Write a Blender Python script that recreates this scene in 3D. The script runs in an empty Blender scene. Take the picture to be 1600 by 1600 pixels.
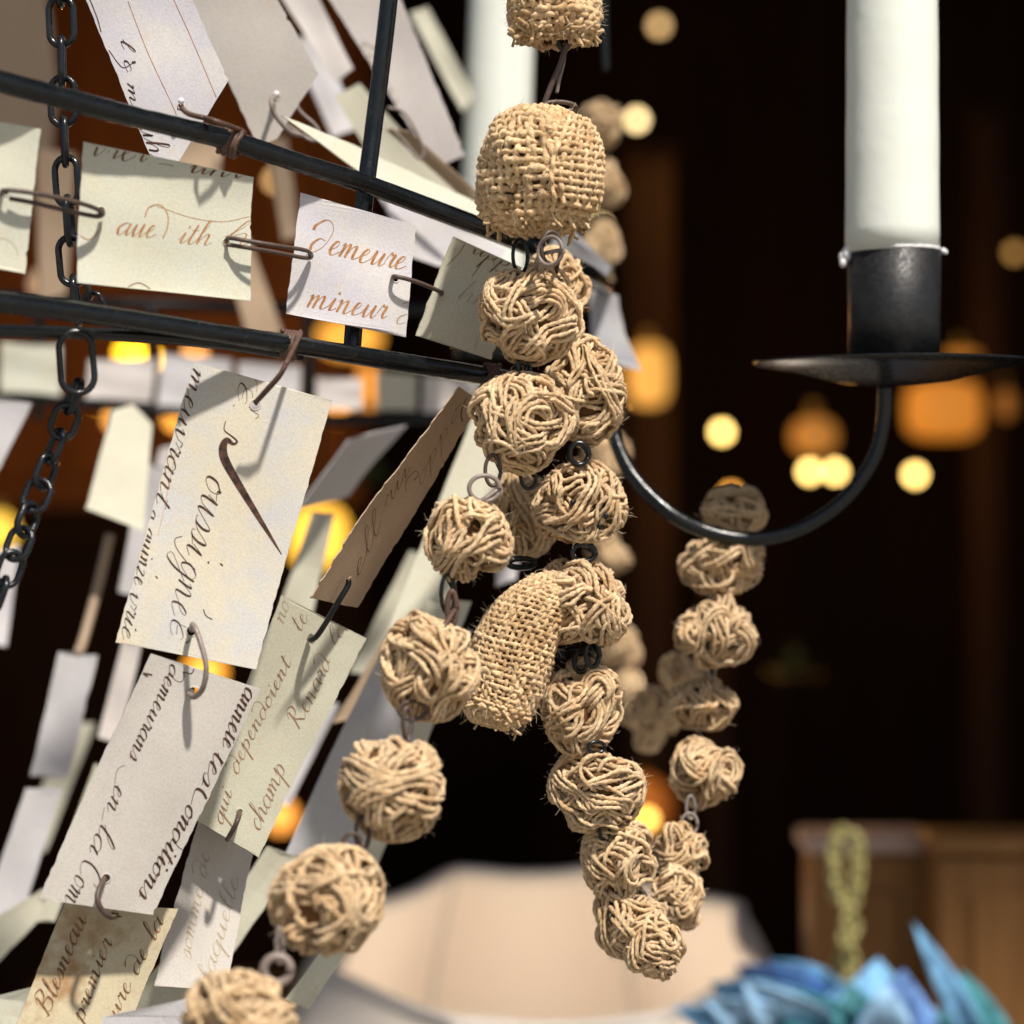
import bpy, math, random
import numpy as np
from mathutils import Vector, Matrix
R = math.radians
sc = bpy.context.scene
col = sc.collection
rnd = random.Random(7)

# ------------------------------------------------------------------ camera
CZ = 1.5
K = 36.0 / 85.0 / 1600.0            # metres per photo pixel per metre of depth
cam_d = bpy.data.cameras.new('camera'); cam = bpy.data.objects.new('camera', cam_d)
col.objects.link(cam); sc.camera = cam
cam.location = (0, 0, CZ); cam.rotation_euler = (R(90), 0, 0)
cam_d.lens = 85; cam_d.sensor_width = 36; cam_d.clip_start = 0.01; cam_d.clip_end = 100
cam_d.dof.use_dof = True; cam_d.dof.focus_distance = 0.742; cam_d.dof.aperture_fstop = 7.8
sc.render.resolution_x = sc.render.resolution_y = 1024

# ------------------------------------------------------------------ sky, sun, exposure
SUN_EL, SUN_AZ = 57.0, 30.0          # azimuth: to the right of straight behind the camera
w = bpy.data.worlds.new("World"); sc.world = w; w.use_nodes = True
nt = w.node_tree; bg = nt.nodes['Background']
sky = nt.nodes.new('ShaderNodeTexSky'); sky.sky_type = 'NISHITA'; sky.sun_disc = False
sd = Vector((math.sin(R(SUN_AZ)) * math.cos(R(SUN_EL)), -math.cos(R(SUN_AZ)) * math.cos(R(SUN_EL)), math.sin(R(SUN_EL))))
sky.sun_elevation = R(SUN_EL); sky.sun_rotation = math.atan2(sd.x, sd.y)
wb = nt.nodes.new('ShaderNodeMix'); wb.data_type = 'RGBA'; wb.blend_type = 'MULTIPLY'; wb.inputs[0].default_value = 1
wb.inputs[7].default_value = (1.12, 1.0, .88, 1)          # the camera's shade white balance
nt.links.new(sky.outputs[0], wb.inputs[6]); nt.links.new(wb.outputs[2], bg.inputs[0]); bg.inputs[1].default_value = 0.082
sl = bpy.data.lights.new('sun', 'SUN'); so = bpy.data.objects.new('sun', sl); col.objects.link(so)
sl.energy = 4.4; sl.angle = R(2.6); sl.color = (1.0, 0.93, 0.84)
so.rotation_euler = sd.to_track_quat('Z', 'Y').to_euler(); so.location = sd * 5
sc.view_settings.view_transform = 'Standard'; sc.view_settings.look = 'None'
sc.view_settings.exposure = 0.42; sc.view_settings.gamma = 1
sc.cycles.use_denoising = True
sc.cycles.max_bounces = 6; sc.cycles.diffuse_bounces = 3; sc.cycles.glossy_bounces = 2
sc.cycles.caustics_reflective = False; sc.cycles.caustics_refractive = False

# ------------------------------------------------------------------ materials
def mat(name, color=(.5, .5, .5), rough=.6, metal=0, emit=None, es=0, spec=.5):
    m = bpy.data.materials.new(name); m.use_nodes = True
    b = m.node_tree.nodes['Principled BSDF']
    b.inputs['Base Color'].default_value = (*color, 1); b.inputs['Roughness'].default_value = rough
    b.inputs['Metallic'].default_value = metal; b.inputs['Specular IOR Level'].default_value = spec
    if emit: b.inputs['Emission Color'].default_value = (*emit, 1); b.inputs['Emission Strength'].default_value = es
    return m
def N(m, t, **kw):
    n = m.node_tree.nodes.new(t)
    for k, v in kw.items(): setattr(n, k, v)
    return n
def L(m, a, b): m.node_tree.links.new(a, b)
def bsdf(m): return m.node_tree.nodes['Principled BSDF']
def ramp(m, fac, stops):
    r = N(m, 'ShaderNodeValToRGB'); L(m, fac, r.inputs[0])
    e = r.color_ramp.elements
    e[0].position, e[0].color = stops[0][0], (*stops[0][1], 1)
    e[1].position, e[1].color = stops[-1][0], (*stops[-1][1], 1)
    for p, c in stops[1:-1]: x = e.new(p); x.color = (*c, 1)
    return r.outputs[0]
def noise(m, vec, scale, detail=3, rough=.5):
    n = N(m, 'ShaderNodeTexNoise'); n.inputs['Scale'].default_value = scale
    n.inputs['Detail'].default_value = detail; n.inputs['Roughness'].default_value = rough
    if vec is not None: L(m, vec, n.inputs['Vector'])
    return n.outputs[0]
def bump(m, h, strength, dist, prev=None):
    b = N(m, 'ShaderNodeBump'); b.inputs['Strength'].default_value = strength; b.inputs['Distance'].default_value = dist
    L(m, h, b.inputs['Height'])
    if prev: L(m, prev, b.inputs['Normal'])
    L(m, b.outputs[0], bsdf(m).inputs['Normal']); return b.outputs[0]
def mix(m, fac, a, b, mode='MIX'):
    x = N(m, 'ShaderNodeMix', data_type='RGBA', blend_type=mode)
    for i, v in ((0, fac), (6, a), (7, b)):
        if hasattr(v, 'links'): L(m, v, x.inputs[i])
        elif i == 0: x.inputs[0].default_value = v
        else: x.inputs[i].default_value = (*v, 1)
    return x.outputs[2]
def objvec(m, rand=True):
    t = N(m, 'ShaderNodeTexCoord')
    if not rand: return t.outputs['Object']
    oi = N(m, 'ShaderNodeObjectInfo'); a = N(m, 'ShaderNodeVectorMath', operation='ADD')
    mu = N(m, 'ShaderNodeMath', operation='MULTIPLY'); mu.inputs[1].default_value = 7.0
    L(m, oi.outputs['Random'], mu.inputs[0]); L(m, t.outputs['Object'], a.inputs[0]); L(m, mu.outputs[0], a.inputs[1])
    return a.outputs[0]

def jute_material(name, dark, mid, light):
    m = mat(name, mid, .85, spec=.2)
    at = N(m, 'ShaderNodeAttribute', attribute_name='cord')      # x: mm along, y: turn, z: strand seed
    sep = N(m, 'ShaderNodeSeparateXYZ'); L(m, at.outputs['Vector'], sep.inputs[0])
    cmb = N(m, 'ShaderNodeCombineXYZ')
    def M(op, a, b):
        n = N(m, 'ShaderNodeMath', operation=op)
        for i, v in enumerate((a, b)):
            if hasattr(v, 'links'): L(m, v, n.inputs[i])
            else: n.inputs[i].default_value = v
        return n.outputs[0]
    tw = M('ADD', sep.outputs[1], M('MULTIPLY', sep.outputs[0], .28))
    L(m, M('MULTIPLY', sep.outputs[0], .30), cmb.inputs[0]); L(m, M('MULTIPLY', tw, 7.0), cmb.inputs[1]); L(m, M('MULTIPLY', sep.outputs[2], 37.0), cmb.inputs[2])
    fib = noise(m, cmb.outputs[0], 3.2, 4, .65)
    patch = noise(m, objvec(m), 130, 3)
    c = ramp(m, fib, [(.33, dark), (.5, mid), (.64, light)])
    c2 = ramp(m, patch, [(.30, (.74, .62, .48)), (.52, (1, 1, 1))])
    fine = noise(m, objvec(m), 620, 3, .7)
    c2 = mix(m, 1, c2, ramp(m, fine, [(.34, (.70, .60, .48)), (.50, (1, 1, 1)), (.66, (1.22, 1.2, 1.15))]), 'MULTIPLY')
    rs = ramp(m, sep.outputs[2], [(0, (.82, .78, .72)), (.5, (1.02, 1.02, 1.0)), (1, (1.18, 1.17, 1.14))])
    out = mix(m, 1, mix(m, .8, c, c2, 'MULTIPLY'), rs, 'MULTIPLY')
    L(m, out, bsdf(m).inputs['Base Color'])
    b1 = bump(m, fib, .8, .0009)
    bsdf(m).inputs['Sheen Weight'].default_value = .25; bsdf(m).inputs['Sheen Roughness'].default_value = .5
    return m
M_JUTE = jute_material('jute_cord', (.46, .25, .09), (.92, .65, .37), (.99, .88, .64))
M_BURLAP = jute_material('burlap_thread', (.44, .24, .09), (.88, .61, .33), (.98, .83, .56))
M_SHADED_JUTE = jute_material('shaded_jute_cord', (.42, .23, .09), (.86, .61, .35), (.97, .84, .60))  # same cord slightly darker, with shade put into the colour
M_SHADE_CORE = mat('gap_shade_core', (.13, .065, .026), .95, spec=.1)  # deep brown puts the shade between the cords into the core colour
M_HAIR = mat('jute_fibre', (.80, .66, .46), .6)

def iron_material(name, base, rough, chips=True):
    m = mat(name, base, rough, 0.0, spec=.42); v = objvec(m)
    n = noise(m, v, 900, 4); n2 = noise(m, v, 260, 5, .7)
    c = ramp(m, n2, [(.3, base), (.62, tuple(x * 1.6 + .002 for x in base)), (.70, (.03, .018, .011))])
    if chips:
        n3 = noise(m, v, 520, 6, .75)
        k = ramp(m, n3, [(.715, (0, 0, 0)), (.75, (1, 1, 1))])
        c = mix(m, k, c, (.26, .22, .18))
    L(m, c, bsdf(m).inputs['Base Color'])
    L(m, ramp(m, n, [(.3, (rough * .7,) * 3), (.7, (min(1, rough * 1.5),) * 3)]), bsdf(m).inputs['Roughness'])
    bump(m, n2, .5, .0004); return m
M_IRON = iron_material('black_painted_iron', (.003, .0042, .0052), .20)
M_CHAIN = iron_material('black_chain_iron', (.006, .007, .009), .2, False)
M_WIRE = iron_material('brown_annealed_wire', (.055, .036, .028), .42, False)
M_RUST = iron_material('rusty_binding_wire', (.065, .034, .024), .5, False)
M_STEEL = iron_material('dull_grey_wire', (.16, .13, .115), .4, False)

def paper_material(name, base, stain=None, amount=.5, cool=None):
    base = tuple(x * .84 for x in base); cool = tuple(x * .84 for x in cool) if cool else None
    m = mat(name, base, .8, spec=.25); v = objvec(m)
    n1 = noise(m, v, 1500, 3, .6); n2 = noise(m, v, 70, 5, .6); n3 = noise(m, v, 260, 4, .65)
    c = mix(m, ramp(m, n2, [(.38, (0, 0, 0)), (.66, (1, 1, 1))]), base, cool or tuple(x * .93 for x in base))
    c = mix(m, .55, c, ramp(m, n1, [(.3, (.78, .76, .72)), (.6, (1, 1, 1))]), 'MULTIPLY')
    st = stain or (.62, .44, .26)
    c = mix(m, ramp(m, n3, [(.60, (0, 0, 0)), (.76, (amount,) * 3)]), c, st)
    if stain:
        n4 = noise(m, v, 42, 4, .7)
        c = mix(m, ramp(m, n4, [(.50, (0, 0, 0)), (.68, (.85,) * 3)]), c, stain)
    L(m, c, bsdf(m).inputs['Base Color'])
    bump(m, n1, .35, .00025); return m
P_CREAM = paper_material('cream_paper', (.72, .70, .55), cool=(.70, .71, .61))
P_WHITE = paper_material('lavender_white_paper', (.80, .77, .75), cool=(.72, .70, .77))
P_PARCH = paper_material('mottled_parchment', (.72, .66, .52), cool=(.62, .62, .62))
P_GREY = paper_material('grey_rag_paper', (.66, .62, .57), amount=.3)
P_GREEN = paper_material('pale_green_paper', (.68, .66, .53))
P_TAN = paper_material('tan_paper', (.52, .38, .26), amount=.3)
P_STAIN = paper_material('tea_stained_paper', (.66, .58, .40), stain=(.30, .16, .06))
P_BLUE = paper_material('blue_tinted_paper', (.58, .59, .59), cool=(.52, .52, .58))
P_LAV = paper_material('lilac_paper', (.70, .68, .70), amount=.2)
P_PINK = paper_material('pinkish_paper', (.80, .74, .71), amount=.3)
def ink_material(name, a, b):
    m = mat(name, a, .55, spec=.3); v = objvec(m)
    L(m, ramp(m, noise(m, v, 380, 4, .7), [(.38, a), (.64, b)]), bsdf(m).inputs['Base Color']); return m
INK_BLACK = ink_material('black_brown_ink', (.015, .007, .005), (.11, .05, .032))
INK_BROWN = ink_material('brown_ink', (.10, .045, .02), (.26, .13, .06))
INK_RUST = ink_material('rust_ink', (.30, .12, .035), (.48, .26, .12))
INK_MID = ink_material('mid_brown_ink', (.20, .11, .06), (.34, .22, .13))
INK_FAINT = ink_material('faded_ink', (.34, .26, .17), (.44, .38, .27))

# ------------------------------------------------------------------ mesh helpers
def P(px, py, Y): return Vector(((px - 800) * K * Y, Y, CZ - (py - 800) * K * Y))
def mk(name, verts, faces, m, parent=None, origin=(0, 0, 0), smooth=True, attr=None):
    verts = np.asarray(verts, dtype=np.float64) - np.asarray(origin, dtype=np.float64)
    me = bpy.data.meshes.new(name)
    if isinstance(faces, np.ndarray):
        nf, k = faces.shape
        me.vertices.add(len(verts)); me.vertices.foreach_set('co', verts.astype(np.float32).ravel())
        me.loops.add(nf * k); me.loops.foreach_set('vertex_index', faces.astype(np.int32).ravel())
        me.polygons.add(nf); me.polygons.foreach_set('loop_start', np.arange(0, nf * k, k, dtype=np.int32))
        me.polygons.foreach_set('loop_total', np.full(nf, k, dtype=np.int32))
        me.update(calc_edges=True)
    else:
        me.from_pydata([tuple(v) for v in verts], [], faces)
    me.polygons.foreach_set('use_smooth', [smooth] * len(me.polygons))
    if attr is not None:
        a = me.attributes.new('cord', 'FLOAT_VECTOR', 'POINT'); a.data.foreach_set('vector', np.asarray(attr, dtype=np.float32).ravel())
    me.materials.append(m); me.update()
    o = bpy.data.objects.new(name, me); col.objects.link(o)
    if parent is not None: o.parent = parent
    else: o.location = origin
    return o
def tag(o, label, cat, group=None, kind=None):
    if label: o['label'] = label
    if cat: o['category'] = cat
    if group: o['group'] = group
    if kind: o['kind'] = kind
    return o
def thing(name, label, cat, loc, group=None):
    o = bpy.data.objects.new(name, None); col.objects.link(o); o.location = loc; o.empty_display_size = .01
    return tag(o, label, cat, group)

def smooth_path(pts, per=8):
    P_ = [np.asarray(p, float) for p in pts]
    if len(P_) < 3:
        return np.array([P_[0] + (P_[-1] - P_[0]) * t for t in np.linspace(0, 1, per + 1)])
    Q = [2 * P_[0] - P_[1]] + P_ + [2 * P_[-1] - P_[-2]]
    out = []
    t = np.linspace(0, 1, per, endpoint=False)[:, None]
    for i in range(1, len(Q) - 2):
        a, b, c, d = Q[i - 1], Q[i], Q[i + 1], Q[i + 2]
        out.append(.5 * ((2 * b) + (c - a) * t + (2 * a - 5 * b + 4 * c - d) * t ** 2 + (3 * b - a - 3 * c + d) * t ** 3))
    out.append(P_[-1][None]); return np.vstack(out)

def tube(pts, rad, sides=10, closed=False, ply=0.0, pitch=3.6, seed=0.0, caps=True):
    """tube round a polyline (metres). returns verts, quads, attr"""
    p = np.asarray(pts, float); n = len(p)
    if closed: tan = np.roll(p, -1, 0) - np.roll(p, 1, 0)
    else: tan = np.gradient(p, axis=0)
    tan /= np.linalg.norm(tan, axis=1)[:, None] + 1e-12
    nrm = np.zeros_like(p)
    a = np.array([0, 0, 1.0]) if abs(tan[0][2]) < .9 else np.array([1.0, 0, 0])
    v = a - tan[0] * a.dot(tan[0]); nrm[0] = v / np.linalg.norm(v)
    for i in range(1, n):
        v = nrm[i - 1] - tan[i] * nrm[i - 1].dot(tan[i]); nrm[i] = v / (np.linalg.norm(v) + 1e-12)
    bn = np.cross(tan, nrm)
    s = np.concatenate([[0], np.cumsum(np.linalg.norm(np.diff(p, axis=0), axis=1))]) * 1000
    r = np.broadcast_to(np.asarray(rad, float), (n,))
    th = np.linspace(0, 2 * np.pi, sides, endpoint=False)
    rr = r[:, None] * np.ones((1, sides))
    if ply: rr = rr * (1 - ply + ply * np.abs(np.cos(th[None] - s[:, None] * math.pi / pitch)))
    V = p[:, None] + rr[..., None] * (np.cos(th)[None, :, None] * nrm[:, None] + np.sin(th)[None, :, None] * bn[:, None])
    at = np.stack([np.broadcast_to(s[:, None], (n, sides)), np.broadcast_to(th[None] / (2 * np.pi), (n, sides)), np.full((n, sides), seed)], -1)
    m_ = n if closed else n - 1
    i = np.arange(m_)[:, None]; j = np.arange(sides)[None]
    i2 = (i + 1) % n; j2 = (j + 1) % sides
    F = np.stack(np.broadcast_arrays(i * sides + j, i * sides + j2, i2 * sides + j2, i2 * sides + j), -1).reshape(-1, 4)
    V = V.reshape(-1, 3); at = at.reshape(-1, 3)
    if caps and not closed:
        c0, c1 = len(V), len(V) + 1
        V = np.vstack([V, p[0] - tan[0] * r[0] * .3, p[-1] + tan[-1] * r[-1] * .3])
        at = np.vstack([at, at[0], at[-1]])
        jj = np.arange(0, sides, 2)
        F = np.vstack([F, np.stack([np.full_like(jj, c0), (jj + 2) % sides, (jj + 1) % sides, jj], -1),
                       np.stack([np.full_like(jj, c1), (n - 1) * sides + jj, (n - 1) * sides + (jj + 1) % sides, (n - 1) * sides + (jj + 2) % sides], -1)])
    return V, F, at
def join(parts):
    V, F, A, k = [], [], [], 0
    for v, f, a in parts:
        V.append(v); F.append(f + k); A.append(a); k += len(v)
    return np.vstack(V), np.vstack(F), np.vstack(A)
def wire(name, pts, r, m, parent=None, sides=8, per=8, origin=None, closed=False, smooth=True):
    p = smooth_path(pts, per) if smooth else np.asarray(pts, float)
    if closed: p = smooth_path(list(pts) + [pts[0]], per)[:-1]
    if origin is None: origin = parent.location if parent is not None else p.mean(0)
    v, f, a = tube(p, r, sides, closed)
    return mk(name, v, f, m, parent, origin)
def lathe(name, prof, center, m, parent=None, seg=48, origin=None, axis_tilt=None):
    """prof: (radius, z) list"""
    n = len(prof); V = []
    for r_, z in prof:
        for k in range(seg):
            a = 2 * math.pi * k / seg; V.append(Vector((r_ * math.cos(a), r_ * math.sin(a), z)))
    if axis_tilt: V = [axis_tilt @ v for v in V]
    V = np.array([list(v + Vector(center)) for v in V])
    F = [(i * seg + k, i * seg + (k + 1) % seg, (i + 1) * seg + (k + 1) % seg, (i + 1) * seg + k) for i in range(n - 1) for k in range(seg)]
    return mk(name, V, np.array(F), m, parent, origin if origin is not None else (parent.location if parent is not None else center))
def box(name, lo, hi, m, parent=None, kind=None, bev=0):
    x0, y0, z0 = lo; x1, y1, z1 = hi
    V = [(x, y, z) for x in (x0, x1) for y in (y0, y1) for z in (z0, z1)]
    F = [(0, 1, 3, 2), (4, 6, 7, 5), (0, 4, 5, 1), (2, 3, 7, 6), (0, 2, 6, 4), (1, 5, 7, 3)]
    o = mk(name, V, np.array(F), m, parent, parent.location if parent is not None else ((x0 + x1) / 2, (y0 + y1) / 2, z0), False)
    if bev:
        b = o.modifiers.new('bevel', 'BEVEL'); b.width = bev; b.segments = 2
    if kind: o['kind'] = kind
    return o

# ------------------------------------------------------------------ the setting: dim shop interior behind the display
def wood_material(name, a, b, sc_=6, rough=.6, axis=2):
    m = mat(name, a, rough, spec=.15); t = N(m, 'ShaderNodeTexCoord'); mp = N(m, 'ShaderNodeMapping')
    s = [sc_ * 6] * 3; s[axis] = sc_ * .6; mp.inputs['Scale'].default_value = s
    L(m, t.outputs['Object'], mp.inputs[0])
    L(m, ramp(m, noise(m, mp.outputs[0], 1.0, 6, .65), [(.3, a), (.7, b)]), bsdf(m).inputs['Base Color'])
    return m
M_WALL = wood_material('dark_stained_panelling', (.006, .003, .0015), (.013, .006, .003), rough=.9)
M_LAMPLIT = wood_material('lamplit_panelling', (.085, .030, .004), (.13, .046, .006), 4)  # amber puts warm lamplight on the wall into the wood colour
M_FLOOR = wood_material('dark_floorboards', (.03, .018, .01), (.06, .035, .02))
M_PAVE = mat('pale_paving', (.42, .40, .36), .9)
L(M_PAVE, ramp(M_PAVE, noise(M_PAVE, objvec(M_PAVE), 6, 5), [(.3, (.20, .18, .155)), (.7, (.27, .25, .215))]), bsdf(M_PAVE).inputs['Base Color'])
box('pavement', (-12, -14, -.3), (12, 1.75, 0), M_PAVE, kind='structure')
box('shop_floor', (-1.9, 1.75, -.3), (1.9, 6.2, .02), M_FLOOR, kind='structure')
box('back_wall', (-1.9, 6.0, .02), (1.9, 6.15, 3.0), M_WALL, kind='structure')
box('side_wall', (-2.05, 1.75, .02), (-1.9, 6.0, 3.0), M_WALL, kind='structure')
box('side_wall', (1.9, 1.75, .02), (2.05, 6.0, 3.0), M_WALL, kind='structure')
box('ceiling', (-2.05, 1.62, 3.0), (2.05, 6.15, 3.1), M_WALL, kind='structure')
M_CANVAS = mat('sun_blocker_canvas', (.20, .12, .07), .9)  # unseen sheet added to block the sun from everything further back
aw = mk('sun_blocker', [(-3, .3, 3.25), (3, .3, 3.25), (3, 1.62, 3.42), (-3, 1.62, 3.42), (-3, .3, 3.27), (3, .3, 3.27), (3, 1.62, 3.44), (-3, 1.62, 3.44)],
        [(0, 1, 2, 3), (7, 6, 5, 4), (0, 4, 5, 1), (1, 5, 6, 2), (2, 6, 7, 3), (3, 7, 4, 0)], M_CANVAS, None, (0, .3, 3.25), False)
tag(aw, 'brown canvas awning added out of view to keep sun off the shop', 'sun_blocker')

# ------------------------------------------------------------------ glowing lamps and bulbs deep in the shop
def emit_mat(name, c, s): return mat(name, (.8, .7, .5), .5, emit=c, es=s)
E_BULB = emit_mat('bulb_glow', (1, .62, .17), 9)
E_BULB2 = emit_mat('bulb_glow_dim', (1, .62, .26), 1.9)
E_WHITE = emit_mat('bulb_glow_pale', (1, .72, .34), 5)
M_BRASS = mat('aged_brass', (.35, .26, .08), .4, .8)
def uvs(r, ry=None, seg=16, rings=10):
    ry = ry or r
    return [(max(1e-5, r * math.sin(math.pi * i / rings)), ry * math.cos(math.pi * i / rings)) for i in range(rings + 1)]
def bulb(px, py, Y, dpx, m, label, group='small lit bulbs deep in the shop'):
    c = P(px, py, Y); r = dpx * .5 * K * Y
    t = thing('light_bulb', label, 'light bulb', c, group)
    lathe('glass_globe', uvs(r), c, m, t, 20)
    lathe('bulb_cap', [(r * .45, r * .95), (r * .42, r * 1.5), (r * .2, r * 1.7), (.0005, r * 1.72)], c, M_BRASS, t, 14)
    return t
bulb(1128, 675, 4.6, 19, E_BULB, 'bright round bulb alone above the ball tops of the right strand')
bulb(1265, 737, 4.6, 19, E_BULB, 'left bulb of the touching pair inside the curved candle arm')
bulb(1305, 737, 4.6, 19, E_BULB, 'right bulb of the touching pair inside the curved candle arm')
bulb(1430, 742, 4.6, 19, E_BULB, 'bright bulb to the right of the curved candle arm')
bulb(1142, 772, 4.6, 16, emit_mat('bulb_glow_amber', (1, .42, .06), 5), 'amber bulb just above the topmost ball of the right strand')
bulb(1030, 40, 4.2, 20, E_BULB2, 'dim yellow bulb high up at the top edge')
bulb(995, 187, 4.2, 20, E_WHITE, 'pale bulb right of the woven jute bead')
bulb(938, 355, 4.2, 17, E_WHITE, 'yellow bulb low beside the woven jute bead')
bulb(430, 282, 4.2, 19, emit_mat('bulb_glow_tan', (1, .62, .25), 1.7), 'tan dim bulb below the upper hoop near the wire coil')
bulb(1010, 1280, 4.2, 20, emit_mat('bulb_glow_orange', (1, .55, .10), 7), 'orange bulb beside the lower jute balls')
bulb(1585, 395, 4.6, 18, emit_mat('bulb_glow_brown', (1, .5, .12), .8), 'faint amber bulb near the right edge')
bulb(203, 553, 3.6, 34, emit_mat('bulb_glow_gold', (1, .50, .01), 6), 'golden bulb glowing above the small back cards')
bulb(232, 560, 3.6, 26, bpy.data.materials['bulb_glow_gold'], 'smaller golden bulb touching the one above the back cards')
bulb(305, 552, 3.6, 22, emit_mat('bulb_glow_salmon', (1, .42, .10), 3), 'salmon bulb just under the lower hoop left of the flourished tag')
bulb(268, 600, 3.4, 16, emit_mat('bulb_glow_deep', (1, .30, .02), 2), 'deep orange bulb between two small back cards')
bulb(152, 622, 3.6, 24, emit_mat('bulb_glow_gold_low', (1, .42, .01), 5), 'golden bulb glowing under the small back cards')
bulb(180, 656, 3.6, 24, emit_mat('bulb_glow_peach', (1, .40, .07), 2.6), 'peach bulb beside the pointed cream tag')
bulb(528, 645, 3.6, 24, emit_mat('bulb_glow_orange_side', (1, .36, .04), 2.4), 'orange bulb right of the big flourished tag')
bulb(275, 655, 3.6, 26, emit_mat('bulb_glow_orange_back', (1, .38, .04), 3), 'orange bulb half hidden by the left edge of the flourished tag')
bulb(72, 445, 3.6, 40, emit_mat('bulb_glow_cream', (1, .62, .35), .8), 'large dim cream bulb behind the chain')
bulb(320, 1050, 3.0, 60, emit_mat('bulb_glow_orange_low', (1, .36, .02), 1.8), 'orange globe glowing between two hanging tags')
bulb(438, 1275, 3.0, 50, emit_mat('bulb_glow_orange_lowest', (1, .34, .03), 1.6), 'orange globe glowing behind the lower tag edge')
bulb(-5, 830, 3.0, 60, emit_mat('bulb_glow_yellow', (1, .58, .03), 1.2), 'yellow globe cut by the left edge')

def shade(px, py, Y, wt, wb, h, c, s, label, name='lamp_shade_light', round_=False):
    cc = P(px, py, Y); k = K * Y
    t = thing('pendant_lamp', label, 'pendant lamp', cc, 'glowing shaded lamps deep in the shop')
    m = mat(name, (.6, .35, .12), .7, emit=c, es=s)
    v = N(m, 'ShaderNodeTexCoord')
    if round_: prof = [(max(1e-4, wb * k / 2 * (1 - abs(z) ** round_) ** (1 / round_)), z * h * k / 2) for z in [math.cos(math.pi * i / 24) for i in range(25)]]
    else: prof = [(wt * k / 2 * .9, h * k / 2), (wt * k / 2, h * k / 2 - .004), (wb * k / 2, -h * k / 2), (wb * k / 2 * .97, -h * k / 2 - .003)]
    lathe('lamp_shade', prof, cc, m, t, 32)
    lathe('lamp_cap', [(wt * k * .12, h * k / 2 + .02), (wt * k * .16, h * k / 2 + .001), (.001, h * k / 2 + .001)], cc, M_BRASS, t, 16)
    wire('cord', [cc + Vector((0, 0, h * k / 2 + .02)), Vector((cc.x, cc.y, 3.0))], .003, M_WALL, t)
    return t
shade(1014, 586, 3.4, 50, 62, 96, (1, .46, .08), .72, 'rounded amber lamp beside the white tags', 'amber_shade', 3.2)
shade(1474, 640, 3.4, 118, 118, 92, (1, .30, .02), .42, 'wide orange shade under the drip plate', 'orange_shade', 3.6)
shade(1272, 682, 3.4, 60, 70, 60, (1, .34, .04), .30, 'small brown shade above the pair of bulbs', 'brown_shade', 2.2)
shade(1572, 632, 3.6, 30, 26, 44, (1, .28, .02), .15, 'narrow brown shade at the right edge', 'edge_shade', 2.5)
shade(1500, 556, 3.8, 60, 60, 16, (1, .33, .03), .35, 'thin orange shade just above the drip plate', 'flat_shade', 2.4)
shade(497, 838, 3.0, 78, 92, 96, (1, .50, .05), 1.5, 'yellow lantern split by a pale strip tag', 'lantern_shade', 2.8)
shade(546, 528, 3.0, 60, 100, 60, (1, .42, .05), 1.0, 'orange lantern behind the upright hoop rod', 'orange_lantern', 2.2)
shade(575, 600, 3.0, 24, 26, 60, (1, .36, .05), .9, 'slim orange lantern between the small back cards', 'slim_lantern')
shade(1002, 1262, 4.5, 60, 92, 96, (1, .20, .01), .22, 'dim red-orange shade around the bulb beside the lower balls', 'red_shade', 2.0)

# warm light really cast by those lamps
def lamp(px, py, Y, e, c=(1, .45, .12), r=.05):
    d = bpy.data.lights.new('lamp_light', 'POINT'); d.energy = e; d.color = c; d.shadow_soft_size = r
    o = bpy.data.objects.new('lamp_light', d); o.location = P(px, py, Y); col.objects.link(o)
lamp(150, 560, 3.8, 12); lamp(500, 850, 3.3, 3); lamp(1300, 700, 4.9, 5); lamp(1000, 250, 4.9, 2.5)

# amber cabinet at the left with lamplight put into its colour, posts and shelf edges in the gloom
lit_root = thing('lamplit_wall', 'amber cabinet glowing behind the chain', 'lit_wall', P(100, 800, 4.8))
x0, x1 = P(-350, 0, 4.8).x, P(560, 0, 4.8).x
box('lamplit_body', (x0, 4.8, P(0, 790, 4.8).z), (x1, 5.3, 2.75), M_LAMPLIT, lit_root)
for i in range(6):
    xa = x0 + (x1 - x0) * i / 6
    box('lamplit_panel', (xa + .02, 4.77, 1.56), (xa + (x1 - x0) / 6 - .02, 4.8, 2.6), M_LAMPLIT, lit_root, bev=.008)
box('lower_body', (x0, 4.8, .02), (x1, 5.3, P(0, 790, 4.8).z - .003), M_WALL, lit_root)  # dark lower part: the end of the lamplight, set by colour
box('low_rail', (x0, 4.76, 1.42), (x1, 4.797, 1.50), M_WALL, lit_root)
for (px, w_, top, bot, lab) in ((1018, 70, 250, 460, 'amber wood post beside the yellow bulb'), (1120, 40, 900, 1400, 'dark red-brown post below the candle arm'), (1545, 50, 180, 420, 'brown post by the right edge')):
    c = P(px, bot, 5.2); k = K * 5.2
    t = thing('wood_post', lab, 'post', c)
    box('post_shaft', (c.x - w_ * k / 2, 5.2, .02), (c.x + w_ * k / 2, 5.27, P(0, top, 5.2).z), wood_material('post_wood', (.016, .007, .002), (.028, .012, .003)), t, bev=.006)
    box('post_cap', (c.x - w_ * k / 2 - .012, 5.19, P(0, top, 5.2).z), (c.x + w_ * k / 2 + .012, 5.28, P(0, top, 5.2).z + .03), M_WALL, t, bev=.004)
M_LEAF = mat('dark_green_leaf', (.035, .07, .02), .6)
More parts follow.
